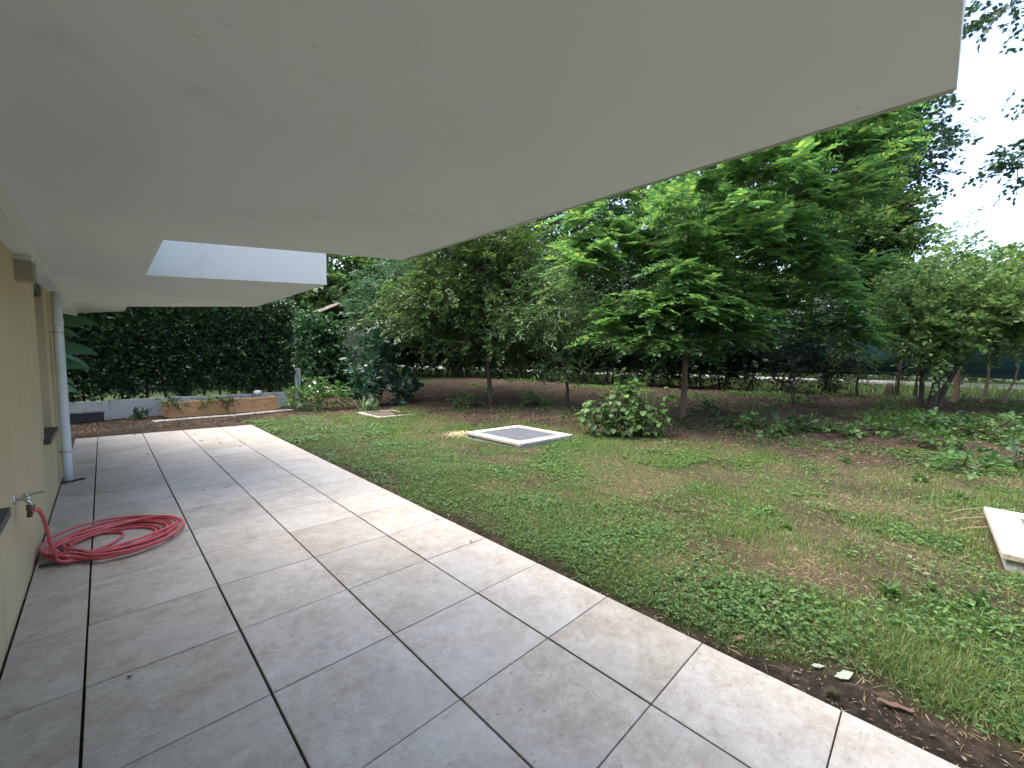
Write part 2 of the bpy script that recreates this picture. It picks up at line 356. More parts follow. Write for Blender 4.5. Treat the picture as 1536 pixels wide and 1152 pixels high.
for c in range(5):
    x0 = UX[c]+(.005 if c else 0); x1 = UX[c+1]-(.005 if c < 4 else 0)
    TM[c] = tile_mesh(x1-x0, .6015-.0055)
    for k in range(-5, 17):
        y0 = .162+.6015*k
        o = link('tile', TM[c], None, terrace)
        o.location = ((x0+x1)/2+random.uniform(-.0008, .0008), y0+.3008, random.uniform(-.0012, .0008))
        o.rotation_euler = (random.uniform(-.0012, .0012), random.uniform(-.0012, .0012), random.uniform(-.0008, .0008))

# road beyond the fence
fa, fb = np.array([14.2, 15.0]), np.array([18.6, 1.0]); fd = unit(fb-fa); fnrm = np.array([-fd[1], fd[0]])
if fnrm[0] < 0: fnrm = -fnrm
def fpt(t, off=0): return fa+fd*t+fnrm*off
def strip(name, mat, o0, o1, t0, t1, z, label):
    p = [fpt(t0, o0), fpt(t1, o0), fpt(t1, o1), fpt(t0, o1)]
    b_ = MB(); b_.prism([tuple(v) for v in p][::-1] if True else p, z-.05, z)
    return tag(b_.build(name, mat), label, None, None, 'structure')
strip('road', M['road'], 13, 24, -60, 70, .70, 'pale sunlit road beyond the green screened fence')

# ------------------------------------------------------------------ the house
HO = (XW, 4.0, 0.0)
house = empty('house', HO, 'cream plastered house wall with white balcony soffit overhanging the tiled terrace', 'house')
def hb(): return MB(HO)
SILL, HEAD, XB = .70, 2.17, -.308
wins = [(1.6, 3.22), (5.62, 6.42)]
wl = hb(); ys = [-3.2]+[v for p in wins for v in p]+[8.4]
for i in range(0, len(ys), 2): wl.box(XW-.32, XW, ys[i], ys[i+1], -.06, HEAD+.02)
for a, b_ in wins: wl.box(XW-.32, XW-.001, a, b_, -.06, SILL-.05)
wl.box(-7, XW-.33, 8.1, 8.399, -.06, HEAD+.02)
wl.box(-7, XW-.60, -3.2, 8.0, -.06, HEAD+.02)
wl.build('wall', M['wall'], house)
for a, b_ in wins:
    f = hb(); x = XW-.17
    for y0, y1, z0, z1 in ((a, a+.06, SILL-.05, HEAD), (b_-.06, b_, SILL-.05, HEAD), (a+.06, b_-.06, SILL-.05, SILL+.03), (a+.06, b_-.06, HEAD-.07, HEAD), ((a+b_)/2-.03, (a+b_)/2+.03, SILL+.03, HEAD-.07)):
        f.box(x, x+.06, y0, y1, z0, z1)
    for y in (a+.001, b_-.026): f.box(x+.065, x+.095, y, y+.025, SILL, HEAD)       # shutter guides
    fo = f.build('window', M['frame'], house)
    sb = hb(); sb.box(x+.10, XW-.012, a+.004, b_-.004, HEAD-.11, HEAD-.004); sb.build('head_slot_shade', M['black'], house)  # solid black box standing in for the shade in the window-head slot
    p = hb(); p.box(x+.02, x+.03, a+.05, b_-.05, SILL+.02, HEAD-.06); p.build('pane', M['pane'], fo)
    s = hb(); s.box(XW-.12, -.362, a-.10, b_+.0, SILL-.03, SILL+.018); s.build('sill', M['slate'], house, bevel=.004)
up = hb(); up.box(-7, XB, -3.2, 11.5, HEAD, 6.2); up.build('upper_wall', M['soffit'], house)
wg = hb(); wg.box(-7, .9, -8, -2.6, -.06, 6.2); wg.build('added_sky_blocker', M['wall'], house)  # invented unseen block behind the camera, added to keep sky light off the terrace
bl = hb(); bl.box(XW-.02, -.318, 4.48, 4.66, 1.995, 2.13); bl.build('lintel_block', M['block'], house, bevel=.006)
bl = hb(); bl.box(XW-.02, -.325, 4.50, 4.64, 2.131, HEAD-.001); bl.build('lintel_shim', M['soffit'], house)
near = [(-.35, .02), (1.75, 0.006), (1.748, 3.037), (.337, 3.839), (-.35, 4.2)]
farp = [(-.35, 4.2), (.337, 3.839), (.345, 5.694), (1.773, 4.703), (1.80, 7.715), (.33, 9.768), (.337, 10.89), (-.44, 12.6)]
de = hb(); de.add([(1.735, .012, 2.297), (1.752, .012, 2.297), (1.752, 3.03, 2.297), (1.735, 3.03, 2.297), (1.735, .012, 2.306), (1.752, .012, 2.306), (1.752, 3.03, 2.306), (1.735, 3.03, 2.306)], [(3, 2, 1, 0), (4, 5, 6, 7), (0, 1, 5, 4), (1, 2, 6, 5), (2, 3, 7, 6), (3, 0, 4, 7)]); de.build('drip_edge', M['metal'], house)
s = hb(); s.prism(near, 2.30, 2.60); s.build('balcony', M['soffit'], house)
s = hb(); s.prism(farp, 2.30, 3.15); s.build('balcony', M['soffit'], house)

# downspout on the wall
DX, DY = -.342, 6.93
ds = empty('downspout', (DX, DY, 0), 'pale grey round downspout standing against the cream wall', 'downspout')
p = MB((DX, DY, 0)); p.tube([(DX, DY, z) for z in np.linspace(-.0, HEAD, 8)], .043, 20); p.build('pipe', M['pipe'], ds, True)
for z in (.36, 1.72):
    p = MB((DX, DY, 0)); p.tube([(DX, DY, z-.012), (DX, DY, z+.012)], .047, 20); p.tube([(DX-.04, DY, z), (XW-.01, DY, z)], .008, 8); p.build('clamp', M['metal'], ds)
p = MB((DX, DY, 0)); p.tube([(DX, DY, 1.80), (DX, DY, 1.88)], .047, 20); p.build('pipe_socket', M['pipe'], ds, True)
p = MB((DX, DY, 0))
p.tube(spline([(DX-.05, DY-.05, .012), (DX-.02, DY-.065, .02), (DX+.04, DY-.02, .012), (DX+.09, DY+.05, .01), (DX+.13, DY+.03, .008)], 6), [.012]*24+[.006], 6)
p.build('sealant_bead', M['black'], ds)

# tap and hose
TX, TY, TZ = XW, 3.73, .632
tap = empty('garden_tap', (TX, TY, TZ), 'dull metal garden tap with flat lever on the cream wall', 'tap')
p = MB((TX, TY, TZ)); p.tube([(TX-.003, TY, TZ), (TX+.006, TY, TZ), (TX+.012, TY, TZ)], [.03, .028, .018], 18); p.build('flange', M['metal'], tap, True)
p = MB((TX, TY, TZ)); p.tube([(TX+.01, TY, TZ), (TX+.03, TY, TZ), (TX+.032, TY, TZ), (TX+.055, TY, TZ), (TX+.07, TY, TZ)], [.010, .010, .015, .016, .012], 14)
p.tube(spline([(TX+.045, TY, TZ-.005), (TX+.062, TY, TZ-.03), (TX+.064, TY, TZ-.055)], 5), .0125, 12); p.build('body', M['metal'], tap, True)
p = MB((TX, TY, TZ)); p.tube([(TX+.05, TY, TZ+.01), (TX+.05, TY, TZ+.024)], .011, 12); p.build('bonnet', M['metal'], tap, True)
p = MB((TX, TY, TZ)); c0 = np.array([TX+.036, TY, TZ+.02])
p.add([(TX+.036, TY-.008, TZ+.014), (TX+.128, TY-.011, TZ+.020), (TX+.128, TY+.011, TZ+.020), (TX+.036, TY+.008, TZ+.014), (TX+.036, TY-.008, TZ+.025), (TX+.128, TY-.011, TZ+.032), (TX+.128, TY+.011, TZ+.032), (TX+.036, TY+.008, TZ+.025)],
      [(3, 2, 1, 0), (4, 5, 6, 7), (0, 1, 5, 4), (1, 2, 6, 5), (2, 3, 7, 6), (3, 0, 4, 7)]); p.build('lever', M['metal'], tap, bevel=.003)
p = MB((TX, TY, TZ)); p.tube([(TX+.064, TY, TZ-.045), (TX+.062, TY, TZ-.075), (TX+.060, TY, TZ-.076), (TX+.056, TY, TZ-.118)], [.019, .019, .013, .012], 12); p.build('coupling', M['darkmetal'], tap, True)

hx, hy = TX+.078, TY+.012
HOO = (.02, 4.50, 0)
hose = empty('garden_hose', HOO, 'coiled red rubber garden hose lying on the tiles below the tap', 'hose')
pts = [(TX+.060, TY, TZ-.085), (TX+.082, TY+.03, TZ-.085), (TX+.098, TY+.09, TZ-.14), (TX+.105, TY+.18, TZ-.25), (TX+.11, TY+.28, TZ-.40), (TX+.12, TY+.38, .13), (TX+.145, TY+.45, .04)]
R_ = random.Random(4)
loops = 11; zz = .0125
for l in range(loops):
    rx = R_.uniform(.25, .43); ry = R_.uniform(.26, .45) if l not in (3, 6) else .24
    cx, cy = .02+R_.uniform(-.03, .03), 4.50+R_.uniform(-.035, .035)
    rx = min(rx, cx-(XW+.02)); z0 = .0125+.016*[0, 1, 2, 0, 1, 2, 3, 1, 0, 2, 3][l]
    for k in range(14):
        a = -2.35+2*math.pi*k/14
        rr_ = 1+.04*math.sin(2*a+l*1.7)
        x, y = rx*rr_*math.cos(a), ry*rr_*math.sin(a)
        ca_, sa_ = math.cos(.5), math.sin(.5)
        px_, py_ = cx+x*ca_-y*sa_*.98, cy+x*sa_+y*ca_
        pts.append((max(px_, XW+.016), py_, z0+.006*math.sin(3*a+l)))
pts += [(-.20, 4.28, .02), (-.02, 4.40, .014), (.06, 4.62, .0125), (-.05, 4.72, .0125)]
P_ = spline(pts, 7); P_[:, 2] = np.maximum(P_[:, 2], .0122)
p = MB(HOO); p.tube(P_, .0098, 9); p.build('tube', M['hose'], hose, True)
p = MB(HOO); p.tube(spline([(TX+.058, TY-.002, TZ-.084), (TX+.07, TY+.012, TZ-.082), (TX+.088, TY+.036, TZ-.09)], 5), [.014]*4+[.017]*4+[.0145]*3, 12); p.build('hose_clip', M['hoseclip'], hose, True)
p = MB(HOO); p.tube(spline([(-.375, 4.235, .020), (-.33, 4.24, .022), (-.25, 4.27, .022)], 5), [.012]*3+[.0145]*8, 10); p.build('nozzle', M['black'], hose, True)

# ------------------------------------------------------------------ inspection covers
def cover_slab(x0, x1, y0, y1, zb, zt, inset, label, lidm, frm, under=True, name='inspection_cover', rim=.05):
    org = ((x0+x1)/2, (y0+y1)/2, zb)
    t = empty(name, org, label, 'manhole cover', None)
    if under:
        u = MB(org); u.box(x0+.03, x1-.03, y0+.03, y1-.03, zb-.06, zt-rim-.012); u.build('base', M['concrete'], t)
    f = MB(org); z0 = zt-rim
    a, b_, c, d = x0+inset, x1-inset, y0+inset, y1-inset
    O = [(x0, y0), (x1, y0), (x1, y1), (x0, y1)]; I = [(a, c), (b_, c), (b_, d), (a, d)]
    V = [(x, y, z0) for x, y in O]+[(x, y, zt) for x, y in O]+[(x, y, z0) for x, y in I]+[(x, y, zt) for x, y in I]
    F = []
    for i in range(4):
        j = (i+1) % 4
        F += [(i, j, 4+j, 4+i), (4+i, 4+j, 12+j, 12+i), (12+i, 12+j, 8+j, 8+i), (8+i, 8+j, j, i)]
    f.add(V, F); f.build('frame', frm, t, bevel=.006)
    l = MB(org); l.box(a+.006, b_-.006, c+.006, d-.006, z0-.005, zt-.012); l.build('lid', lidm, t, bevel=.003)
    return t
cover_slab(5.10, 6.62, 4.92, 6.46, -.03, .085, .20, 'square inspection cover with blue-grey lid and pale stone frame in the lawn', M['lid'], M['stone'])
cover_slab(4.95, 6.53, -2.05, -.505, -.03, .10, .22, 'pale stone inspection cover on a raised base beside dried stalks', M['lid'], M['stone'])
M['soillid'] = simple('soil_covered_lid', (.04, .029, .021), (.10, .08, .066), 9, .95, .5, 40)
cover_slab(4.90, 5.95, 9.72, 10.95, -.02, .035, .07, 'soil-covered inspection cover with crumbling pale rim before the strap-leaved plant', M['soillid'], M['stone'], under=False, rim=.045)

# ------------------------------------------------------------------ low wall, planter, post, trough at the end of the terrace
W0, W1 = np.array([-1.4, 12.92]), np.array([4.05, 14.03]); wd = unit(W1-W0); wn_ = np.array([-wd[1], wd[0]])
def obox(b_, p0, d, n, s0, s1, t0, t1, z0, z1):
    q = [p0+d*s0+n*t0, p0+d*s1+n*t0, p0+d*s1+n*t1, p0+d*s0+n*t1]
    b_.prism([tuple(v) for v in q], z0, z1)
WO = (1.3, 13.45, 0)
lw = empty('low_wall', WO, 'low grey concrete panel wall below the clipped hedge', 'wall')
LW = np.linalg.norm(W1-W0); js = [0, 1.42, 3.3, 4.55, LW]
for i in range(4):
    b_ = MB(WO); obox(b_, W0, wd, wn_, js[i]+.008, js[i+1]-.008, 0, .10, -.1, .405+.012*(i % 2)); b_.build('panel', M['concrete'], lw, bevel=.008)
for i in (1,):
    b_ = MB(WO); obox(b_, W0, wd, wn_, js[i]-.05, js[i]+.05, -.03, -.002, -.1, .40); b_.build('pilaster', M['concrete'], lw, bevel=.006)
P0, P1 = np.array([1.06, 12.50]), np.array([3.46, 12.93]); pd = unit(P1-P0); pn = np.array([-pd[1], pd[0]]); PL = np.linalg.norm(P1-P0)
PO = (2.2, 12.8, 0)
pl = empty('planter', PO, 'long wooden planter box with trailing plants before the low wall', 'planter')
for (s0, s1) in ((0, 1.36), (1.366, PL)):
    for k in range(1):
        b_ = MB(PO); obox(b_, P0, pd, pn, s0, s1, 0, .035, .0, .377); b_.build('board', M['wood'], pl, bevel=.004)
for s in (.0, PL-.04):
    b_ = MB(PO); obox(b_, P0, pd, pn, s, s+.04, .036, .50, .0, .375); b_.build('side_board', M['wood'], pl, bevel=.004)
b_ = MB(PO); obox(b_, P0, pd, pn, .045, PL-.045, .036, .5, 0, .33); b_.build('soil', M['soillid'], pl)
r = np.random.RandomState(91); n = 2600; gs_ = r.uniform(-.35, PL+.55, n); gt_ = -.06-.26*r.rand(n)**1.2; gp = P0[None]+pd[None]*gs_[:, None]+pn[None]*gt_[:, None]
oc = np.array([(1, 0, 0), (0, 1, 0), (-1, 0, 0), (0, -1, 0), (0, 0, .7), (0, 0, -.7)]); of = np.array([(0, 1, 4), (1, 2, 4), (2, 3, 4), (3, 0, 4), (1, 0, 5), (2, 1, 5), (3, 2, 5), (0, 3, 5)])
gv = np.concatenate([gp, np.zeros((n, 1))], 1)[:, None, :]+oc[None]*r.uniform(.006, .017, (n, 1, 1))*r.uniform(.7, 1.3, (n, 6, 1)); gv[..., 2] += hz(gp[:, 0], gp[:, 1])[:, None]+.004
tag(link('gravel', mesh(gv.reshape(-1, 3), ((np.arange(n)*6)[:, None, None]+of[None]).reshape(-1, 3)), M['gravel']), 'pale gravel strewn before the wooden planter', 'gravel', None, 'stuff')
tr = empty('trough', (-.75, 12.8, 0), 'black plastic trough standing against the low wall', 'trough')
b_ = MB((-.75, 12.8, 0)); q0 = W0+wd*.3-wn_*.24
obox(b_, q0, wd, wn_, 0, 1.05, 0, .18, -.02, .155); b_.build('tub', M['black'], tr, bevel=.01)
b_ = MB((-.75, 12.8, 0)); obox(b_, q0, wd, wn_, -.015, 1.065, -.015, .195, .156, .18); b_.build('rim', M['black'], tr, bevel=.004)
cb = np.array([3.12, 13.52]); b_ = MB((cb[0], cb[1], .40)); b_.tube([(cb[0], cb[1], .38), (cb[0], cb[1], .50), (cb[0], cb[1], .53)], [.11, .10, .05], 14)
tag(b_.build('stone_cap', M['concrete'], None, True), 'small round grey stone cap sitting on the low wall', 'stone')
pc = np.array([4.40, 14.25])
b_ = MB((pc[0], pc[1], 0)); b_.box(pc[0]-.08, pc[0]-.03, pc[1]-.08, pc[1]+.08, -.1, 1.15); b_.box(pc[0]+.03, pc[0]+.08, pc[1]-.08, pc[1]+.08, -.1, 1.15); b_.box(pc[0]-.03, pc[0]+.03, pc[1]-.02, pc[1]+.08, -.1, 1.13)
tag(b_.build('concrete_post', M['concrete'], None, bevel=.006), 'grooved grey concrete post at the end of the low wall', 'post')

# ------------------------------------------------------------------ fence with green net
FZ = .66; FO = (*fpt(8), FZ)
fence = empty('screened_fence', FO, 'wire fence behind the trees hung with dark green shade net', 'fence')
T0, T1, STEP = -9.0, 24.0, 3.0
nets = []
t = T0
while t < T1-.1:
    b_ = MB(FO); n_ = 10
    for i in range(n_+1):
        s = t+STEP*i/n_; sag = .03*math.sin(math.pi*i/n_)
        for th in (0, .006):
            for z in (1.31+sag+.012*math.sin(5*s), 2.0, 2.7, 3.42-sag):
                b_.V.append(tuple(np.array([*fpt(s, .03+th+.02*math.sin(2.1*s+z*1.7)), z])-b_.o))
    m_ = 8
    for i in range(n_):
        for k in range(3):
            a = i*m_+k; b_.F.append((a, a+m_, a+m_+1, a+1)); a += 4; b_.F.append((a, a+1, a+m_+1, a+m_))
        a = i*m_; b_.F += [(a, a+4, a+m_+4, a+m_), (a+3, a+m_+3, a+m_+7, a+7)]
    b_.build('net_panel', M['net'], fence, True)
    p_ = fpt(t); b_ = MB(FO); b_.tube([(p_[0], p_[1], FZ-.3), (p_[0], p_[1], 3.48)], .028, 8); b_.build('post', M['steel'], fence, True)
    t += STEP
b_ = MB(FO)
for i in range(int((T1-T0)/.11)):
    for sg in (-1, 1):
        a = T0+.11*i; e0, e1 = fpt(a), fpt(a+sg*.8); b_.tube([(e0[0], e0[1], FZ-.02), (e1[0], e1[1], FZ+.78)], .0022, 3, False)
for z in (FZ+.05, FZ+.4, FZ+.78): b_.tube([(*fpt(T0), z), (*fpt(T1), z)], .003, 3, False)
tag(b_.build('wire_mesh', M['steel'], fence), None, None, None, 'stuff')

# grey bollard beyond the fence, dark stump before it
q_ = at(1230, 570, 24); b_ = MB((q_[0], q_[1], .66)); b_.tube([(q_[0], q_[1], .5), (q_[0], q_[1], 1.62), (q_[0], q_[1], 1.70)], [.14, .13, .05], 14)
tag(b_.build('bollard', M['concrete'], None, True), 'pale grey bollard beside the road beyond the fence', 'bollard')

# ------------------------------------------------------------------ foliage machinery
LT = {  # leaf outlines: (along, across) points and faces
 'diamond': (np.array([(0, 0), (.45, .5), (1, 0), (.45, -.5)]), np.array([[0, 1, 2, 3]])),
 'oval': (np.array([(0, 0), (.28, .46), (.68, .42), (1, 0), (.68, -.42), (.28, -.46)]), np.array([[0, 3, 2, 1], [0, 5, 4, 3]])),
 'blade': (np.array([(0, .5), (0, -.5), (.55, .4), (.55, -.4), (1, 0)]), None),
}
def leaves(P, D, Nn, L, W, kind='diamond', fold=.25, curl=0.0):
    tp, fc = LT[kind]; n = len(P); k = len(tp)
    D = unit(D); S = unit(np.cross(Nn, D)); U = np.cross(D, S)
    L = np.broadcast_to(L, (n,)); W = np.broadcast_to(W, (n,))
    al = tp[:, 0][None, :, None]; ac = tp[:, 1][None, :, None]
    V = P[:, None, :]+al*(L[:, None, None]*D[:, None, :])+ac*(W[:, None, None]*S[:, None, :])+(fold*np.abs(ac)*W[:, None, None]-curl*al*al*L[:, None, None])*U[:, None, :]
    F = (np.arange(n)*k)[:, None, None]+fc[None]
    return V.reshape(-1, 3), F.reshape(-1, fc.shape[1])
def sprays(C, D, length, nl, L, W, r, kind='diamond', droop=.25, flat=.7, spread=.9, jitter=.3, both=True):
    """each spray: a twig from C along D with nl leaves left and right of it, in a layer facing mostly up"""
    m = len(C); D = unit(D); ln = length*r.uniform(.7, 1.25, m)
    up = unit(np.array([0, 0, 1.])+r.normal(0, 1-flat+.05, (m, 3))); S = unit(np.cross(D, up)); up = np.cross(S, D)
    t = (np.arange(nl)+.5)/nl; t = np.broadcast_to(t, (m, nl))+r.uniform(-.4/nl, .4/nl, (m, nl))
    side = np.where(np.arange(nl) % 2 == 0, 1., -1.)[None, :, None]
    P = C[:, None, :]+D[:, None, :]*(ln[:, None]*t)[..., None]; P[..., 2] -= droop*ln[:, None]*t*t
    P = P+r.normal(0, .05, P.shape)*ln[:, None, None]
    Dl = side*S[:, None, :]*spread+D[:, None, :]*.7+r.normal(0, jitter, P.shape); Dl[..., 2] -= .15+droop*.6*t
    Nl = up[:, None, :]+r.normal(0, jitter*1.2, P.shape)
    sz = r.uniform(.7, 1.2, m*nl)
    V, F = leaves(P.reshape(-1, 3), Dl.reshape(-1, 3), Nl.reshape(-1, 3), L*sz, W*sz, kind)
    ends = C+D*ln[:, None]; ends[:, 2] -= droop*ln
    return V, F, ends
def lobes_pts(lobes, r, shell=.45):
    out, dirs = [], []
    for (c, rad, n) in lobes:
        c = np.array(c, float); rad = np.array(rad, float)
        d = unit(r.normal(0, 1, (n, 3))); rho = r.rand(n)**shell
        bump_ = 1+.22*np.sin(d[:, 0]*5+c[0])*np.cos(d[:, 1]*4.3+c[1])+.15*np.sin(d[:, 2]*7+c[2])
        out.append(c+d*rho[:, None]*rad*bump_[:, None]); o = d*np.array([1, 1, .45]); dirs.append(o)
    return np.vstack(out), np.vstack(dirs)
def skeleton(trunks, targets, r, maxn=220):
    """trunk polylines plus limbs that reach every target; returns segments with radii"""
    nodes, par, isT, root = [], [], [], []
    rad0 = {}; nroot = 0
    for pts, r0, r1 in trunks:
        prev = -1
        hitn = [j for j, q in enumerate(nodes) if np.linalg.norm(q-np.array(pts[0])) < 1e-6]
        rid = root[hitn[0]] if hitn else nroot
        nroot = max(nroot, rid+1)
        for i, p in enumerate(pts):
            nodes.append(np.array(p, float)); par.append(prev); isT.append(True); root.append(rid); prev = len(nodes)-1
            rad0[prev] = r0+(r1-r0)*i/max(1, len(pts)-1)
    base_n = len(nodes)
    tg = targets if len(targets) <= maxn else targets[r.choice(len(targets), maxn, False)]
    top = np.array(nodes).mean(0); order = np.argsort(np.linalg.norm(tg-top, axis=1))
    cand = [i for i in range(base_n) if True]
    zmin = {i: nodes[i][2] for i in range(base_n)}
    zt = max(n[2] for n in nodes[:base_n]); zb = min(n[2] for n in nodes[:base_n])
    for k in order:
        c = tg[k]; A = np.array(nodes); d = np.linalg.norm(A-c, axis=1)
        pen = np.maximum(0, A[:, 2]-c[2]+.15)*1.2
        low = np.array([(isT[i] and nodes[i][2] < zb+.32*(zt-zb)) for i in range(len(nodes))])*3.0
        j = int(np.argmin(d+pen+low)); a = nodes[j]
        L = np.linalg.norm(c-a); ns = 1 if L < .4 else (2 if L < 1.2 else 3); prev = j
        for s in range(1, ns+1):
            f = s/ns; p = a+(c-a)*f; p = p+np.array([0, 0, .10*L*math.sin(math.pi*f)]) + (r.normal(0, .05*L, 3) if s < ns else 0)
            nodes.append(p); par.append(prev); isT.append(False); root.append(root[j]); prev = len(nodes)-1
    cnt = np.ones(len(nodes))
    for i in range(len(nodes)-1, -1, -1):
        if par[i] >= 0: cnt[par[i]] += cnt[i]*.55
    segs = []
    for i in range(len(nodes)):
        if par[i] < 0: continue
        j = par[i]
        if isT[i]: ra, rb = rad0[j], rad0[i]
        else:
            rb = .0045*math.sqrt(cnt[i])+.003; ra = .0045*math.sqrt(cnt[j])+.003
            if isT[j]: ra = min(max(rb*1.3, .01), rad0[j]*.8)
        segs.append((nodes[j], nodes[i], ra, rb, root[i]))
    return segs
def limb_parts(name, segs, org, bark, parent):
    for rid in sorted(set(s[4] for s in segs)):
        link(name, limbs_mesh([s for s in segs if s[4] == rid], org), bark, parent)
def twig_geo(A, B, rr):
    T = unit(B-A); h = np.where(np.abs(T[:, 2:3]) > .9, np.array([[1., 0, 0]]), np.array([[0, 0, 1.]])); U = unit(np.cross(T, h)); W_ = np.cross(T, U)
    an = 2*np.pi*np.arange(3)/3; ring = np.cos(an)[None, :, None]*U[:, None]+np.sin(an)[None, :, None]*W_[:, None]
    v = np.concatenate([A[:, None]+ring*rr, B[:, None]+ring*rr*.4], 1).reshape(-1, 3); k = np.arange(3)
    f = np.stack([k, (k+1) % 3, 3+(k+1) % 3, 3+k], 1); return v, ((np.arange(len(A))*6)[:, None, None]+f[None]).reshape(-1, 4)
def crown_obj(name, V, F, tw, org, mat, bark, parent):
    tv, tf = tw; me = mesh(np.vstack([V, tv])-org, [F, tf+len(V)]); me.materials.append(mat); me.materials.append(bark)
    mi = np.zeros(len(me.polygons), dtype=np.int32); mi[len(F):] = 1; me.polygons.foreach_set('material_index', mi)
    return tag(link(name, me, None, parent), kind='stuff')
def limbs_mesh(segs, org, twigs=None):
    """frustums for all segments: trunk, limbs and twigs"""
    A = np.array([s[0] for s in segs]); B = np.array([s[1] for s in segs]); ra = np.array([s[2] for s in segs]); rb = np.array([s[3] for s in segs])
    if twigs is not None and len(twigs[0]):
        A = np.vstack([A, twigs[0]]); B = np.vstack([B, twigs[1]]); ra = np.concatenate([ra, np.full(len(twigs[0]), twigs[2])]); rb = np.concatenate([rb, np.full(len(twigs[0]), twigs[2]*.4)])
    T = unit(B-A); h = np.where(np.abs(T[:, 2:3]) > .9, np.array([[1., 0, 0]]), np.array([[0, 0, 1.]])); U = unit(np.cross(T, h)); W_ = np.cross(T, U)
    V = []; F = []; base = 0
    for sides, sel in ((8, ra > .03), (4, ra <= .03)):
        idx = np.where(sel)[0]
        if not len(idx): continue
        an = 2*np.pi*np.arange(sides)/sides; ring = np.cos(an)[None, :, None]*U[idx][:, None]+np.sin(an)[None, :, None]*W_[idx][:, None]
        v = np.concatenate([A[idx][:, None]+ring*ra[idx][:, None, None], B[idx][:, None]+ring*rb[idx][:, None, None]], 1)
        V.append(v.reshape(-1, 3)); k = np.arange(sides); f = np.stack([k, (k+1) % sides, sides+(k+1) % sides, sides+k], 1)
        F.append((np.arange(len(idx))*2*sides)[:, None, None]+f[None]+base); F[-1] = F[-1].reshape(-1, 4); base += len(idx)*2*sides
    return mesh(np.vstack(V)-np.array(org), F, True)
def plant(name, label, cat, base, trunks, lobes, leaf, mat, bark, seed, group=None, spray=(.5, 12), shape='diamond', droop=.25, flat=.7, shell=.45, maxlimbs=160, twig_r=.004, mult=1.0, thin=None, partnames=('trunk', 'crown'), zmin=None, jitter=.3, updir=.15):
    r = np.random.RandomState(seed); base = np.array(base, float)
    t = empty(name, tuple(base), label, cat, group)
    C, D = lobes_pts([(c_, q_, int(n_*mult)) for c_, q_, n_ in lobes], r, shell)
    if zmin is not None:
        k = C[:, 2] > zmin; C, D = C[k], D[k]
    if thin:
        k = vnoise(C[:, 0]+C[:, 2]*.7, C[:, 1]-C[:, 2]*.6, thin[0], seed) > thin[1]; C, D = C[k], D[k]
    D = D+np.array([0, 0, updir])+r.normal(0, .35, D.shape)
    V, F, ends = sprays(C, D, spray[0], spray[1], leaf[0], leaf[1], r, shape, droop, flat, jitter=jitter)
    segs = skeleton(trunks, C, r, maxlimbs)
    limb_parts(partnames[0], segs, base, bark, t)
    crown_obj(partnames[1], V, F, twig_geo(C, ends, twig_r), base, mat, bark, t)
    return t
def gz(x, y): return float(hz(np.array([x]), np.array([y]))[0])
def trunk_line(x, y, top, r0, r1, n=6, wob=.06, seed=0, lean=None):
    r = np.random.RandomState(seed+99); z0 = gz(x, y)-.08; top = np.array(top, float); b0 = np.array([x, y, z0]); pts = []
    ph = r.uniform(0, 6, 2)
    for i in range(n):
        f = i/(n-1); p = b0+(top-b0)*f; p[:2] += wob*np.sin(f*5+ph)*min(1, 3*f)*(1-f*.3); pts.append(p)
    pts[0][:2] = b0[:2]
    return (pts, r0, r1)

# ------------------------------------------------------------------ locust tree with compound leaves
def frond(seed, n=11, L=.58):
    r = np.random.RandomState(seed); V = []; F = []
    arch = r.uniform(.22, .48); bend = r.uniform(-.10, .10)
    pos = lambda t: np.array([L*t, bend*L*t*t, .10*L*t-arch*L*t*t])
    def leaflet(p, d, nn, l, wd_):
        d = d/np.linalg.norm(d); s = np.cross(nn, d); s /= np.linalg.norm(s); u = np.cross(d, s); b0 = len(V)
        for a, c in ((0, 0), (.25, .42), (.7, .45), (1, 0), (.7, -.45), (.25, -.42)): V.append(p+d*l*a+s*wd_*c+u*.12*wd_*(abs(c)-.2))
        F.append((b0, b0+1, b0+2, b0+3, b0+4, b0+5))
    for i in range(n):
        t = .16+.80*i/(n-1); p = pos(t); sz = math.sin(math.pi*(.22+.62*t))
        for sg in (1, -1):
            d = np.array([.36, sg*1.0, -.22+r.normal(0, .14)])+r.normal(0, .07, 3)
            leaflet(p, d, np.array([0, -sg*.12, 1.])+r.normal(0, .14, 3), .118*sz*r.uniform(.9, 1.1), .050*sz)
    leaflet(pos(.98), np.array([1, bend*1.5, -.5]), np.array([0, 0, 1.]), .10, .045)
    for i in range(4):
        a, c = pos(i/4), pos((i+1)/4); b0 = len(V)
        V += [a+np.array([0, .003, 0]), a-np.array([0, .003, 0]), c-np.array([0, .002, 0]), c+np.array([0, .002, 0])]; F.append((b0, b0+1, b0+2, b0+3))
    return np.array(V), F
FR = [frond(s) for s in range(5)]
FM = []
for v, f in FR:
    me = mesh(v, f, False, 'locust_leaf'); me.materials.append(M['locust_leaf']); FM.append(me)
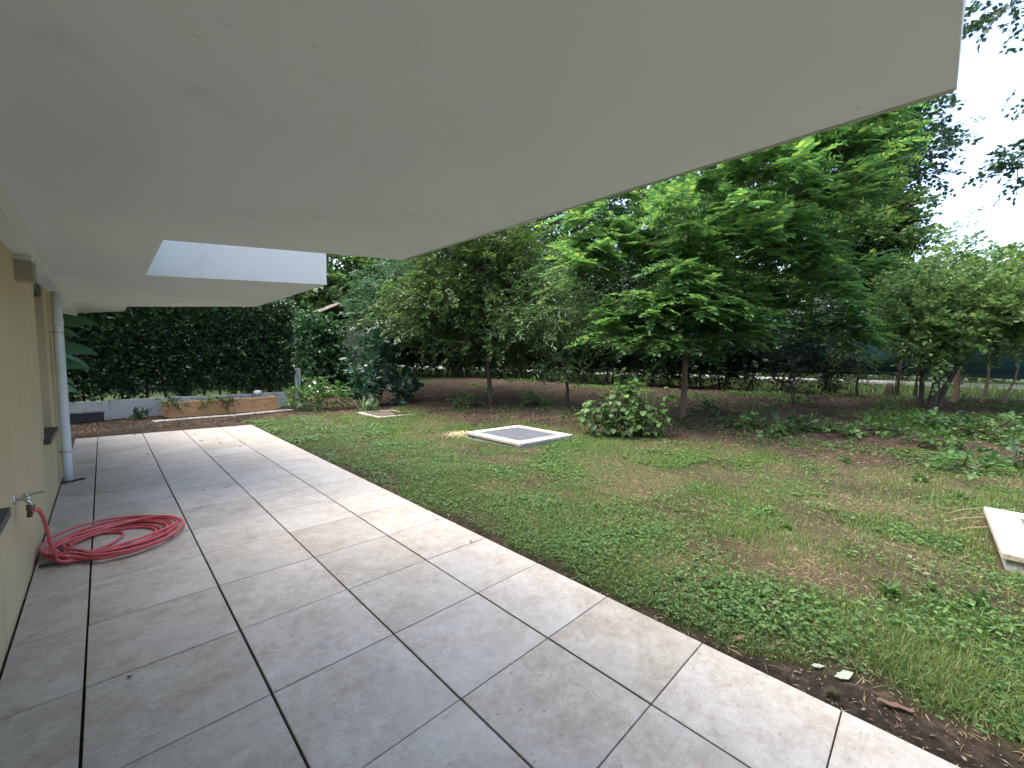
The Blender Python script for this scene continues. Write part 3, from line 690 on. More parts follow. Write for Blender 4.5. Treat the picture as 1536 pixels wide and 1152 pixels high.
def locust(base, trunks, lobes, seed, label):
    r = np.random.RandomState(seed); base = np.array(base, float)
    t = empty('locust_tree', tuple(base), label, 'tree')
    C, D = lobes_pts(lobes, r, .42)
    limb_parts('trunk', skeleton(trunks, C, r, 200), base, M['bark_warm'], t)
    items = []
    for c, d in zip(C, D):
        nf = r.randint(8, 12); az0 = math.atan2(d[1], d[0])
        for k in range(nf):
            az = az0+r.normal(0, 1.0); el = r.normal(.16, .20)
            x = np.array([math.cos(az)*math.cos(el), math.sin(az)*math.cos(el), math.sin(el)])
            up_ = unit(np.array([0, 0, 1.])+r.normal(0, .22, 3)); y = unit(np.cross(up_, x)); z = np.cross(x, y)
            s = r.uniform(1.0, 1.6); p = c-x*.10+r.normal(0, .10, 3)
            items.append((p, np.stack([x, y, z], 1)*s))
    eye = np.array([0, 0, EYE]); order = sorted(range(len(items)), key=lambda i: np.linalg.norm(items[i][0]-eye))
    V = []; F = {6: [], 4: []}; base_n = 0
    for rank, i in enumerate(order):
        p, R = items[i]; k = i % 5
        if rank < 300:
            o = link('leaf', FM[k], None, t); mw = Matrix.Identity(4)
            for a in range(3):
                for b_ in range(3): mw[a][b_] = R[a, b_]
                mw[a][3] = p[a]-base[a]
            o.matrix_local = mw
        else:
            v, f = FR[k]; V.append(v@R.T+p-base)
            for q in f: F[len(q)].append(np.array(q)+base_n)
            base_n += len(v)
    tag(link('crown', mesh(np.vstack(V), [np.array(F[6]), np.array(F[4])]), M['locust_leaf'], t), kind='stuff')
    return t
LX, LY = 10.52, 4.36
lb = [(at(1010, 480, 9.7), (1.5, 1.5, 1.0), 30), (at(1085, 430, 9.9), (.8, .8, .5), 13), (at(930, 500, 10.2), (.7, .7, .5), 9), (at(1090, 500, 9.8), (.5, .5, .6), 9),
      (at(1220, 440, 10.6), (1.3, 1.3, 1.1), 30), (at(1265, 495, 10.4), (.7, .7, .4), 9),
      (at(1060, 300, 10.4), (2.6, 2.6, 1.6), 62), (at(1190, 270, 10.4), (2.2, 2.2, 1.9), 60), (at(910, 355, 10.6), (1.4, 1.4, .9), 22), (at(880, 400, 10.5), (.8, .8, .5), 10),
      (at(1050, 440, 9.2), (.9, .9, .6), 16), (at(960, 470, 9.4), (.8, .8, .5), 12), (at(1110, 465, 9.3), (.6, .6, .6), 11), (at(1000, 380, 9.7), (1.0, 1.0, .6), 15), (at(1110, 350, 9.5), (1.1, 1.1, .8), 18), (at(1200, 380, 9.8), (1.0, 1.0, .8), 16),
      (at(1270, 230, 10.2), (1.3, 1.3, 1.0), 24), (at(1150, 190, 10.8), (2.0, 2.0, 1.2), 26), (at(1040, 350, 11.5), (1.6, 1.6, 1.2), 20)]
top = at(1034, 250, 10.75)
tr1 = trunk_line(LX, LY, top, .085, .035, 9, .05, 3)
tr2 = (([p for p in tr1[0][3:5]]+[at(1090, 330, 10.9), at(1160, 250, 10.8)]), .05, .02)
tr3 = (([p for p in tr1[0][4:5]]+[at(980, 370, 10.7), at(920, 330, 10.8)]), .04, .015)
locust((LX, LY, gz(LX, LY)), [tr1, tr2, tr3], lb, 21, 'slender tree with long feathery compound leaves beside the round lawn shrub')

# ------------------------------------------------------------------ hornbeam and the other garden trees
x, y = 8.69, 9.69
plant('hornbeam_tree', 'dense olive green tree with layered branches left of the pale slender-leaved tree', 'tree', (x, y, gz(x, y)),
      [trunk_line(x, y, at(715, 370, 13.2), .075, .03, 8, .05, 5)],
      [(at(700, 430, 13.2), (2.1, 2.1, 1.7), 430), (at(640, 470, 13.0), (1.4, 1.4, 1.0), 170), (at(770, 400, 13.2), (1.4, 1.4, 1.5), 180), (at(740, 520, 12.7), (1.3, 1.3, .45), 80), (at(690, 350, 13.2), (1.8, 1.8, 1.2), 200)],
      (.115, .066), M['hornbeam_leaf'], M['bark'], 31, mult=2.3, spray=(.62, 22), droop=.3, flat=.8, shell=.5, maxlimbs=220)
x, y = 9.73, 7.46
plant('willow_tree', 'pale slender-leaved small tree between the olive tree and the feathery tree', 'tree', (x, y, gz(x, y)),
      (lambda tw_: [tw_, ([tw_[0][2], at(810, 520, 11.9), at(765, 480, 11.8)], .03, .01)])(trunk_line(x, y, at(840, 455, 12.2), .05, .02, 7, .06, 8)),
      [(at(830, 470, 12.0), (1.2, 1.2, .9), 110), (at(775, 485, 11.8), (.6, .6, .45), 34), (at(830, 430, 12.1), (.8, .8, .6), 45), (at(880, 490, 12.0), (.6, .6, .6), 34), (at(845, 550, 12.0), (.45, .45, .3), 12)],
      (.17, .036), M['willow_leaf'], M['bark_dark'], 33, mult=2.0, spray=(.5, 15), shape='oval', droop=.55, flat=.6, maxlimbs=120)
x, y = 14.94, -.07
st = [trunk_line(x, y, at(1420, 490, 10.5), .10, .04, 6, .05, 11), trunk_line(x+.25, y-.1, at(1475, 470, 10.4), .075, .03, 6, .06, 12), trunk_line(x+.1, y+.2, at(1385, 480, 10.7), .06, .02, 6, .07, 13)]
plant('apple_tree', 'spreading multi-stemmed small-leaved tree leaning over the right end of the bed', 'tree', (x, y, gz(x, y)), st,
      [(at(1440, 465, 10.2), (1.5, 1.5, .9), 320), (at(1520, 465, 10.0), (1.5, 1.5, 1.0), 280), (at(1390, 500, 10.1), (.8, .8, .6), 90), (at(1410, 535, 9.9), (.35, .35, .4), 20), (at(1600, 440, 10.2), (1.6, 1.6, 1.2), 200), (at(1370, 440, 10.8), (.8, .8, .6), 60), (at(1490, 395, 10.6), (.9, .9, .25), 22), (at(1430, 375, 10.8), (.4, .4, .5), 14)],
      (.115, .07), M['apple_leaf'], M['bark_dark'], 35, mult=1.4, spray=(.5, 16), droop=.3, flat=.55, maxlimbs=220, shape='oval', jitter=.4)
x, y = 17.0, -.55
plant('bushy_tree', 'small tree with pinkish-brown stem behind the multi-stemmed tree, touching the net', 'tree', (x, y, gz(x, y)),
      [trunk_line(x, y, at(1450, 500, 12.2), .08, .03, 6, .05, 15), trunk_line(x+.2, y-.5, at(1500, 490, 12.0), .04, .02, 6, .09, 16), trunk_line(x+.1, y-.9, at(1530, 520, 12.0), .03, .012, 6, .09, 17)],
      [(at(1460, 450, 12.2), (1.4, 1.4, .9), 150), (at(1540, 450, 12.0), (1.4, 1.4, .9), 140), (at(1400, 405, 12.4), (.9, .9, .5), 45), (at(1440, 345, 12.4), (.25, .25, .45), 9)],
      (.10, .055), M['apple_leaf'], M['bark_warm'], 36, mult=1.8, spray=(.5, 14), droop=.2, flat=.5, maxlimbs=150)
# saplings in front of the fence
for k, (px_, d, hgt, lean) in enumerate([(1192, 11.2, 1.35, .1), (1288, 12.6, 1.5, -.1), (1346, 12.8, 1.8, .1), (1245, 13.3, 1.2, .0), (1375, 12.6, 2.0, .1)]):
    g0 = at(px_, 560, d); x, y = g0[0], g0[1]; z = gz(x, y)
    plant('sapling', ['leafy dark sapling with thin stem behind the creeping plants', 'thin sapling standing alone before the bright gap under the net', 'forked sapling next to the dark stump', 'low spindly sapling close under the feathery branches', 'tall thin sapling touching the spreading tree'][k], 'sapling', (x, y, z),
          [trunk_line(x, y, (x+lean, y, z+hgt), .028, .008, 5, .05, 40+k), trunk_line(x+.06, y-.05, (x-lean-.2, y+.1, z+hgt*.8), .016, .006, 5, .05, 50+k)],
          [((x, y, z+hgt*.8), (.55, .55, .5), 26+8*(k == 0)), ((x+.2, y-.2, z+hgt*.35), (.45, .45, .25), 6+14*(k == 0))], (.09, .045), M['screen_leaf'] if k in (0, 3) else M['bush_leaf'], M['bark_dark'], 60+k, 'saplings before the screened fence', spray=(.35, 9), maxlimbs=30)
q_ = at(1335, 575, 13.0); x, y = q_[0], q_[1]; z = gz(x, y)
b_ = MB((x, y, z)); b_.tube([(x, y, z-.08), (x, y, z+.1), (x+.03, y, z+.28), (x+.06, y, z+.42)], [.17, .14, .11, .06], 9); tag(b_.build('tree_stump', M['bark_dark'], None, True), 'dark broken stump in the grass under the net', 'stump')

# row of dark screening shrubs along the fence
r = np.random.RandomState(77)
k = 0
for t in np.arange(-6.0, 13.5, 1.05):
    p_ = fpt(t, -r.uniform(.55, 1.1)); x, y = p_; z = gz(x, y); dens = 1.0 if t < 10.5 else .5
    tk = [trunk_line(x+r.uniform(-.25, .25), y+r.uniform(-.25, .25), (x+r.uniform(-.4, .4), y+r.uniform(-.4, .4), 2.2), r.uniform(.02, .045), .012, 5, .07, 100+k*5+j) for j in range(3)]
    plant('screening_shrub', 'dark shrub with bare thin stems in the row before the screened fence' if dens == 1 else 'thin sparse dark shrub at the open end of the row before the screened fence', 'shrub', (x, y, z), tk,
          [((x, y, 2.35), (.85, .85, .85), int(95*dens)), ((x, y, 3.1+.3*r.rand()), (.7, .7, .6), int(50*dens)), ((x, y, 1.2), (.6, .6, .35), int(26*dens))], (.125, .075), M['screen_leaf'], M['bark_dark'], 200+k, 'screening shrubs along the fence' if dens == 1 else 'sparse shrubs at the end of the fence row', mult=2.0, spray=(.45, 14), maxlimbs=50)
    k += 1

# ------------------------------------------------------------------ trees beyond the fence and hedge
def far_tree(px_, d, ztop, lobes, mat, seed, label, leaf=(.25, .17), nl=18, sp=1.1, mult=2.2, thin=None, name='tall_tree'):
    g0 = at(px_, 560, d); x, y = g0[0], g0[1]; z = gz(x, y)
    return plant(name, label, 'tree', (x, y, z), [trunk_line(x, y, (x, y, ztop), .19, .05, 8, .12, seed)], lobes, leaf, mat, M['bark_dark'], seed, 'tall trees beyond the garden', spray=(sp, nl), droop=.25, flat=.6, maxlimbs=130, thin=thin, twig_r=.008, mult=mult)
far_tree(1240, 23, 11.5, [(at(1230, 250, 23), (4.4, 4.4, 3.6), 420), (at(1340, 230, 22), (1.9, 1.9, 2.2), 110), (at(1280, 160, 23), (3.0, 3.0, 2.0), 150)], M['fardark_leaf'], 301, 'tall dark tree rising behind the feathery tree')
far_tree(1275, 20, 8.0, [(at(1285, 365, 20), (2.1, 2.1, 1.6), 190), (at(1310, 330, 20), (1.3, 1.3, 1.0), 80), (at(1290, 430, 20), (2.2, 2.2, 1.2), 110)], M['far_leaf'], 302, 'sunlit yellow-green tree beyond the fence beside the open sky')
far_tree(1120, 24, 9, [(at(1110, 380, 24), (4.5, 4.5, 3.0), 260), (at(1060, 450, 22), (3.2, 3.2, 1.6), 130)], M['far_leaf'], 303, 'green tree filling the view behind the feathery crown', mult=2.8)
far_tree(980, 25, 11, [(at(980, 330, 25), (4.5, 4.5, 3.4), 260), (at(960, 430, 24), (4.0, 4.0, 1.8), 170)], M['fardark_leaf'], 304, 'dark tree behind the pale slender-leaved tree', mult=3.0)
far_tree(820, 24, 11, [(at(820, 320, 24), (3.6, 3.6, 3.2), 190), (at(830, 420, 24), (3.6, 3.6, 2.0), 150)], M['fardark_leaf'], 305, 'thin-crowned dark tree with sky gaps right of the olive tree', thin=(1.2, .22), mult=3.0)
far_tree(690, 25, 11, [(at(690, 380, 25), (4.2, 4.2, 3.6), 230), (at(650, 470, 22), (3.0, 3.0, 1.4), 130)], M['far_leaf'], 306, 'green tree rising behind the olive tree')
far_tree(560, 22, 10, [(at(555, 390, 22), (3.6, 3.6, 2.8), 250), (at(600, 430, 21), (2.2, 2.2, 1.6), 110), (at(500, 440, 20), (2.2, 2.2, 1.3), 110)], M['far_leaf'], 307, 'tall tree showing under the far balcony corner', thin=(1.0, .30))
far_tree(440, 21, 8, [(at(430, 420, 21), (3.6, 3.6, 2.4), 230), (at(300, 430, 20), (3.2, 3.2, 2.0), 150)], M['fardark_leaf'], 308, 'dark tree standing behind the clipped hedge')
far_tree(1440, 27, 5, [(at(1440, 475, 27), (4.4, 4.4, 1.5), 200), (at(1540, 475, 26), (4.0, 4.0, 1.4), 170), (at(1370, 430, 26), (2.4, 2.4, 1.3), 90)], M['far_leaf'], 309, 'low green tree beyond the fence at the right')
far_tree(260, 19, 3.5, [(at(200, 500, 19), (3.0, 1.6, 1.2), 150), (at(330, 500, 19), (3.0, 1.6, 1.3), 150), (at(430, 510, 19), (2.0, 1.5, 1.3), 90)], M['far_leaf'], 310, 'low spreading tree close behind the clipped hedge')
r = np.random.RandomState(55); n = 5200
bt = r.uniform(-70, 60, n); bo = r.uniform(27, 36, n); bp_ = fa[None]+fd[None]*bt[:, None]+fnrm[None]*bo[:, None]
bz = .6+(7.5+8*vnoise(bt, bt*0, 6, 60))*r.rand(n)
v, f, e_ = sprays(np.stack([bp_[:, 0], bp_[:, 1], bz], 1), r.normal(0, 1, (n, 3)), 1.6, 16, .5, .34, r, 'diamond', .25, .5)
tag(link('far_wood', mesh(v, f), M['far_leaf']), 'far green wood beyond the road', 'wood', None, 'stuff')
n = 16000; bt = r.uniform(-9, 22, n); bo = r.uniform(-.6, 6, n); bp_ = fa[None]+fd[None]*bt[:, None]+fnrm[None]*bo[:, None]
h_ = r.uniform(.12, .55, n)*(.35+vnoise(bt, bo, 1.1, 61)); az = r.uniform(0, 6.28, n)
v, f = leaves(np.stack([bp_[:, 0], bp_[:, 1], hz(bp_[:, 0], bp_[:, 1])-.02], 1), np.stack([.5*np.cos(az), .5*np.sin(az), 1+0*az], 1), np.stack([np.cos(az), np.sin(az), 0*az], 1), h_, .018, 'diamond', .2, curl=.3)
tag(link('verge_grass', mesh(v, f), M['grass']), 'tall verge grass along the foot of the screened fence', 'grass', None, 'stuff')
# a big tree outside on the right, only its hanging branch ends come into view
g0 = at(1790, 560, 13); x, y = g0[0], g0[1]
plant('overhanging_tree', 'tall tree whose dark leafy branch ends hang beside the balcony corner', 'tree', (x, y, gz(x, y)),
      (lambda tw_: [tw_, ([tw_[0][3], at(1680, 270, 12.9), at(1590, 255, 12.8)], .06, .02), ([tw_[0][5], at(1660, 90, 12.8), at(1560, 20, 12.6)], .07, .02)])(trunk_line(x, y, at(1760, 60, 13), .22, .08, 8, .1, 71)),
      [(at(1545, 235, 12.8), (.75, .75, .55), 40), (at(1515, 245, 12.8), (.45, .45, .30), 12), (at(1520, 5, 12.6), (.95, .95, .6), 52), (at(1640, 250, 13), (1.4, 1.4, 1.0), 60), (at(1700, 60, 13), (2.4, 2.4, 1.6), 120), (at(1540, -70, 12.6), (1.6, 1.6, .8), 60)],
      (.16, .12), M['fardark_leaf'], M['bark_dark'], 72, 'tall trees beyond the garden', spray=(.55, 11), droop=.4, flat=.4, maxlimbs=130, twig_r=.006)

# ------------------------------------------------------------------ left: hedge, ivy, laurel, bushes
def box_foliage(name, label, cat, p0, p1, thick, z0, z1, n, leaf, mat, seed, thinlow=0, stems=14, spray=(.3, 9), partname='foliage', shape='diamond'):
    r = np.random.RandomState(seed); p0 = np.array(p0, float); p1 = np.array(p1, float); d = unit(p1-p0); nn = np.array([-d[1], d[0]]); L = np.linalg.norm(p1-p0)
    s = r.rand(n)*L; q = r.rand(n)**.6; tt = np.where(r.rand(n) < .5, q, -q)*thick*(1+.35*(vnoise(s, s*0, .8, seed)-.5)); zz = z0+(z1-z0)*r.rand(n)+.25*(vnoise(s, tt, .7, seed)-.5)
    keep = r.rand(n) > thinlow*np.exp(-(zz-z0)/.38)*(.4+1.2*vnoise(s, zz, .5, seed+1)); s, tt, zz = s[keep], tt[keep], zz[keep]
    C = np.stack([p0[0]+d[0]*s+nn[0]*tt, p0[1]+d[1]*s+nn[1]*tt, zz], 1)
    D = nn[None]*np.sign(tt)[:, None]; D = np.concatenate([D, np.full((len(s), 1), .25)], 1)+r.normal(0, .5, (len(s), 3))
    V, F, ends = sprays(C, D, spray[0], spray[1], leaf[0], leaf[1], r, shape, .3, .4, jitter=.45)
    org = np.array([*(p0+p1)/2, 0.]); t = empty(name, tuple(org), label, cat)
    tg = C[r.choice(len(C), min(90, len(C)), False)]
    tk = [([np.array([*(p0+d*L*(i+.5)/stems+r.normal(0, .05, 2)), -.08]), np.array([*(p0+d*L*(i+.5)/stems+r.normal(0, .1, 2)), .7*z1])], .03, .012) for i in range(stems)]
    limb_parts('stem', skeleton(tk, tg, r, 90), org, M['bark_dark'], t)
    crown_obj(partname, V, F, twig_geo(C, ends, .003), org, mat, M['bark_dark'], t)
    return t
hd = wn_*.65
box_foliage('hedge', 'tall dark clipped hedge behind the low concrete wall', 'hedge', W0+hd-wd*1.6, W1+hd+wd*.3, .38, .36, 3.3, 12500, (.10, .058), M['hedge_leaf'], 401, thinlow=1.0, stems=18)
# shed with ivy
sp_ = at(500, 500, 18.0); sx, sy = sp_[0], sp_[1]; SO = (sx, sy, 0)
shed = empty('garden_shed', SO, 'small shed with weathered pitched roof overgrown by ivy', 'shed')
b_ = MB(SO); b_.box(sx-.9, sx+.9, sy-.9, sy+.9, -.1, 2.7); b_.build('wall', M['rooftile'], shed)
ridge = at(513, 462, 18.0)[2]+.1
for sg in (-1, 1):
    for i in range(7):
        b_ = MB(SO); y0 = sy-1.1+i*.32; e = .004*(i % 2)
        b_.add([(sx, y0, ridge+e), (sx+sg*1.2, y0, ridge-.62+e), (sx+sg*1.2, y0+.31, ridge-.62+e), (sx, y0+.31, ridge+e), (sx, y0, ridge+.05+e), (sx+sg*1.2, y0, ridge-.57+e), (sx+sg*1.2, y0+.31, ridge-.57+e), (sx, y0+.31, ridge+.05+e)],
               [(0, 1, 2, 3), (7, 6, 5, 4), (0, 4, 5, 1), (1, 5, 6, 2), (2, 6, 7, 3), (3, 7, 4, 0)]); b_.build('roof_board', M['rooftile'], shed)
iv = at(487, 525, 16.2)
plant('ivy', 'mass of broad-leaved ivy climbing between hedge and laurel', 'ivy', (iv[0], iv[1], gz(iv[0], iv[1])), [trunk_line(iv[0], iv[1], (iv[0], iv[1]+.3, 2.2), .05, .02, 5, .08, 17)],
      [((iv[0], iv[1]+.3, 1.6), (.95, .7, 1.1), 190), ((iv[0]-.3, iv[1]+.5, 2.7), (.9, .6, .7), 90), ((iv[0]+.6, iv[1]+.3, .8), (.7, .6, .7), 60)], (.13, .12), M['ivy_leaf'], M['bark_dark'], 402, mult=2.2, spray=(.4, 9), shape='oval', droop=.5, flat=.3, jitter=.5, maxlimbs=60)
lx = at(565, 560, 13.3)
def rosettes(name, label, cat, base, lobes, leaf, n, mat, seed, up=.5, bark='bark_dark', shape='oval', part='foliage', stems=5, sr=.028):
    r = np.random.RandomState(seed); base = np.array(base, float); C, D = lobes_pts(lobes, r, .4); m = len(C)
    ax = unit(D+np.array([0, 0, up])+r.normal(0, .25, D.shape))
    P = np.repeat(C, n, 0); A = np.repeat(ax, n, 0); e = unit(r.normal(0, 1, P.shape)); e = unit(e-A*(e*A).sum(1, keepdims=True))
    sp = r.uniform(.35, 1.3, (len(P), 1)); Dl = A+e*sp; Nl = A*1.2-e*.6+r.normal(0, .1, P.shape); sz = r.uniform(.65, 1.15, len(P))
    V, F = leaves(P-A*r.uniform(0, .14, (len(P), 1)), Dl, Nl, leaf[0]*sz, leaf[1]*sz, shape, .3, curl=.25)
    t = empty(name, tuple(base), label, cat)
    tk = [trunk_line(base[0]+r.normal(0, 4*sr), base[1]+r.normal(0, 4*sr), base+np.array([r.normal(0, 10*sr), r.normal(0, 10*sr), (C[:, 2].mean()-base[2])]), sr, sr*.4, 5, min(.05, sr*2), seed+i) for i in range(stems)]
    limb_parts('stem', skeleton(tk, C, r, 80), base, M[bark], t)
    tag(link(part, mesh(V-base, F), mat, t), kind='stuff'); return t
rosettes('laurel_shrub', 'dark glossy laurel shrub with long narrow leaves behind the strap-leaved plant', 'shrub', (lx[0], lx[1], gz(lx[0], lx[1])),
         [((lx[0], lx[1], 1.35), (.95, .95, .8), 75), ((lx[0]-.5, lx[1]-.3, .75), (.6, .6, .5), 34), ((lx[0]+.65, lx[1]-.5, .65), (.55, .55, .55), 36), ((lx[0]+.1, lx[1], 2.1), (.6, .6, .5), 30)], (.27, .065), 14, M['laurel_leaf'], 410)
mx_ = at(590, 450, 15.2)
plant('elder_tree', 'loose grey-green tree between the ivy and the olive tree', 'tree', (mx_[0], mx_[1], gz(mx_[0], mx_[1])), [trunk_line(mx_[0], mx_[1], at(595, 430, 15.2), .06, .03, 6, .08, 19)],
      [(at(590, 450, 15.2), (1.5, 1.5, 1.2), 190), (at(560, 480, 14.8), (.9, .9, .8), 80), (at(610, 410, 15.2), (1.2, 1.2, .9), 80)], (.14, .045), M['elder_leaf'], M['bark_dark'], 403, mult=2.0, spray=(.5, 15), shape='oval', droop=.3, maxlimbs=120)
bx_ = at(482, 590, 12.1)
plant('flowering_bush', 'low bright green bush with white flowers beside the end of the low wall', 'bush', (bx_[0], bx_[1], gz(bx_[0], bx_[1])), [trunk_line(bx_[0]+.1*i, bx_[1], (bx_[0]+.25*i, bx_[1], .55), .014, .006, 4, .03, 30+i) for i in (-1, 0, 1)],
      [((bx_[0]-.1, bx_[1], .48), (.62, .5, .42), 110), ((bx_[0]+.45, bx_[1]+.1, .40), (.5, .5, .35), 60), ((bx_[0]-.6, bx_[1]+.2, .3), (.4, .4, .28), 40)], (.08, .05), M['bush_leaf'], M['twig'], 404, spray=(.22, 10), shape='oval', maxlimbs=40, partnames=('stem', 'foliage'))
bush = bpy.data.objects['flowering_bush']
r = np.random.RandomState(5)
for i in range(9):
    v, f = leaves(np.zeros((5, 3)), np.array([(math.cos(a), math.sin(a), .3) for a in np.arange(5)*1.257]), np.tile([0, 0, 1.], (5, 1)), .035, .03, 'diamond')
    o = link('flower', mesh(v, f), M['flower'], bush); o.location = (r.uniform(-.5, .4), r.uniform(-.55, -.25), r.uniform(.45, .85)); o.rotation_euler = (r.uniform(.4, 1.2), 0, r.uniform(-1, 1))
# strap-leaved clump: each long leaf its own piece
def strap(L, wd_, arch):
    b_ = MB(); n = 6
    for i in range(n+1):
        f = i/n; x_ = L*(f*(.25+.5*f*arch)); z_ = L*(f-.45*arch*f**2.4); ww = wd_*(1-f**2.5)*(.6+.8*f*(1-f)*2)/2
        b_.V += [(x_, -ww, z_), (x_, 0, z_-.25*ww), (x_, ww, z_)]
    b_.F = [(i*3+k, i*3+k+1, i*3+k+4, i*3+k+3) for i in range(n) for k in range(2)]
    me = mesh(np.array(b_.V), b_.F, True); me.materials.append(M['strap_leaf']); return me
SM = [strap(.6, .035, a) for a in (.5, .9, 1.3)]
ix = at(552, 612, 11.75); cl = empty('strap_leaved_plant', (ix[0], ix[1], gz(ix[0], ix[1])), 'clump of long arching strap leaves before the dark laurel', 'plant')
r = np.random.RandomState(6)
for i in range(46):
    o = link('leaf', SM[i % 3], None, cl); o.rotation_euler = (0, r.uniform(-.1, .3), r.uniform(0, 6.28)); s_ = r.uniform(.7, 1.25); o.scale = (s_, s_, s_); o.location = (r.uniform(-.22, .22), r.uniform(-.15, .15), -.02)
# big-leaved plant behind the downspout
def bigleaf(L, wd_, seed):
    r = np.random.RandomState(seed); n = 9; b_ = MB()
    for i in range(n+1):
        f = i/n; ww = wd_*math.sin(math.pi*min(1, f**.75*.97+.015))**.8*.5
        for k in (-1, -.5, 0, .5, 1): b_.V.append((L*f, ww*k, .10*abs(k)*wd_-.30*L*f*f+.02*math.sin(9*f)*abs(k)))
    b_.F = [(i*5+k, i*5+k+1, i*5+k+6, i*5+k+5) for i in range(n) for k in range(4)]
    me = mesh(np.array(b_.V), b_.F, True); me.materials.append(M['bigleaf']); return me
M['bigleaf'] = leafmat('big_leaf', [(.055, .15, .085), (.085, .20, .11)], .35, .35)
BM = [bigleaf(.55, .27, i) for i in range(2)]
bpx, bpy_ = -.72, 9.9; bp = empty('broad_leaved_plant', (bpx, bpy_, -.01), 'tall plant with very large smooth leaves growing behind the downspout', 'plant')
stm = MB((bpx, bpy_, -.01)); stm.tube(spline([(bpx, bpy_, -.08), (bpx+.03, bpy_, .7), (bpx, bpy_, 1.5), (bpx+.03, bpy_, 2.1)], 6), np.linspace(.025, .010, 19), 7); stm.build('stem', M['bark'], bp, True)
for i, (z, a, e, s_) in enumerate([(2.0, -.1, -.15, 1.2), (1.92, .5, .1, 1.0), (1.62, -.15, .05, 1.15), (1.5, .25, .25, 1.1), (1.38, -.5, .1, .95), (1.2, .6, .3, .9), (1.75, 2.6, 0, 1), (1.3, 3.4, 0, 1), (1.9, 3.8, 0, 1), (1.05, .1, .35, .8)]):
    o = link('leaf', BM[i % 2], None, bp); o.location = (.03, 0, z); o.rotation_euler = (.75, e, a); o.scale = (s_, s_, s_)

# trailing plants on the planter, weeds before the low wall
for i, (s, sz) in enumerate([(.10, .26), (.80, .24), (1.15, .2)]):
    p_ = P0+pd*s+pn*.08
    plant('trailing_plant', 'fresh green trailing plant spilling over the front board of the wooden planter' if i % 2 else 'dark green trailing plant spilling over the front board of the wooden planter', 'plant', (p_[0], p_[1], .33), [([np.array([p_[0], p_[1], .31]), np.array([p_[0], p_[1], .42])], .006, .004)],
          [((p_[0], p_[1]+.05, .40), (sz*1.2, .16, .09), 30), ((p_[0], p_[1]-.11, .30), (sz*.8, .05, .13), 16)], (.05, .03), M['bush_leaf'] if i % 2 else M['ivy_leaf'], M['twig'], 420+i, 'fresh trailing plants in the planter' if i % 2 else 'dark trailing plants in the planter', spray=(.14, 8), droop=.6, maxlimbs=20, partnames=('stem', 'foliage'))
for i, (x, y, lab) in enumerate([(.52, 12.78, 'small leafy weed growing before the low wall beside the planter')]):
    rosettes('weed', lab, 'plant', (x, y, gz(x, y)), [((x, y, .16), (.24, .18, .14), 16)], (.12, .03), 6, M['ivy_leaf'], 430+i, stems=2, sr=.005)

# ------------------------------------------------------------------ round shrub at the edge of the lawn, big single leaves
def lobed(seed):
    r = np.random.RandomState(seed); pts = [(0, 0), (.10, .30), (.36, .52), (.50, .34), (.74, .36), (1, 0), (.74, -.36), (.50, -.34), (.36, -.52), (.10, -.30)]
    V = [(.13*a, .13*c, .035*abs(c)-.03*a*a+.008*r.randn()) for a, c in pts]+[(.15*.45, 0, -.012)]
    F = [(i, (i+1) % 10, 10) for i in range(10)]
    me = mesh(np.array(V), F, True); me.materials.append(M['broad_leaf']); return me
LM = [lobed(i) for i in range(4)]
sx_, sy_ = 7.75, 4.45; sz_ = gz(sx_, sy_)
sh = empty('broad_leaved_shrub', (sx_, sy_, sz_), 'round light green shrub with broad lobed leaves at the edge of the lawn', 'shrub')
r = np.random.RandomState(12)
lob = [((sx_, sy_, .56), (.48, .48, .46), 200), ((sx_-.42, sy_+.42, .46), (.34, .34, .40), 95), ((sx_+.28, sy_-.42, .38), (.34, .34, .34), 70), ((sx_+.05, sy_, 1.02), (.30, .30, .34), 70), ((sx_+.45, sy_-.75, .8), (.08, .08, .25), 12), ((sx_, sy_, .25), (.6, .6, .2), 55)]
C, D = lobes_pts(lob, r, .35)
C[:, 2] = np.maximum(C[:, 2], sz_+.06)
limb_parts('stem', skeleton([trunk_line(sx_+dx, sy_+dy, (sx_+2.2*dx, sy_+2.2*dy, .75), .016, .007, 4, .03, 80+i) for i, (dx, dy) in enumerate(((0, 0), (-.15, .15), (.15, -.2), (.1, .1)))], C, r, 260), (sx_, sy_, sz_), M['twig'], sh)
Vr, Fr = [], []; nb = 0
for i in range(len(C)):
    az = math.atan2(D[i, 1], D[i, 0])+r.normal(0, .7); el = r.normal(-.25, .3); s_ = r.uniform(.65, 1.25)
    if i % 2 == 0 and i < 600:
        o = link('leaf', LM[i % 4], None, sh); o.location = tuple(C[i]-np.array([sx_, sy_, sz_])); o.rotation_euler = (r.normal(0, .3), -el, az); o.scale = (s_, s_, s_)
    else:
        Vr.append(C[i]); Fr.append((math.cos(az)*math.cos(el), math.sin(az)*math.cos(el), math.sin(el)))
Vr = np.array(Vr); v, f = leaves(Vr, np.array(Fr), np.array([0, 0, 1.])+r.normal(0, .3, Vr.shape), .14*r.uniform(.65, 1.2, len(Vr)), .12, 'oval', .25, curl=.2)
tag(link('foliage', mesh(v-np.array([sx_, sy_, sz_]), f), M['broad_leaf'], sh), kind='stuff')

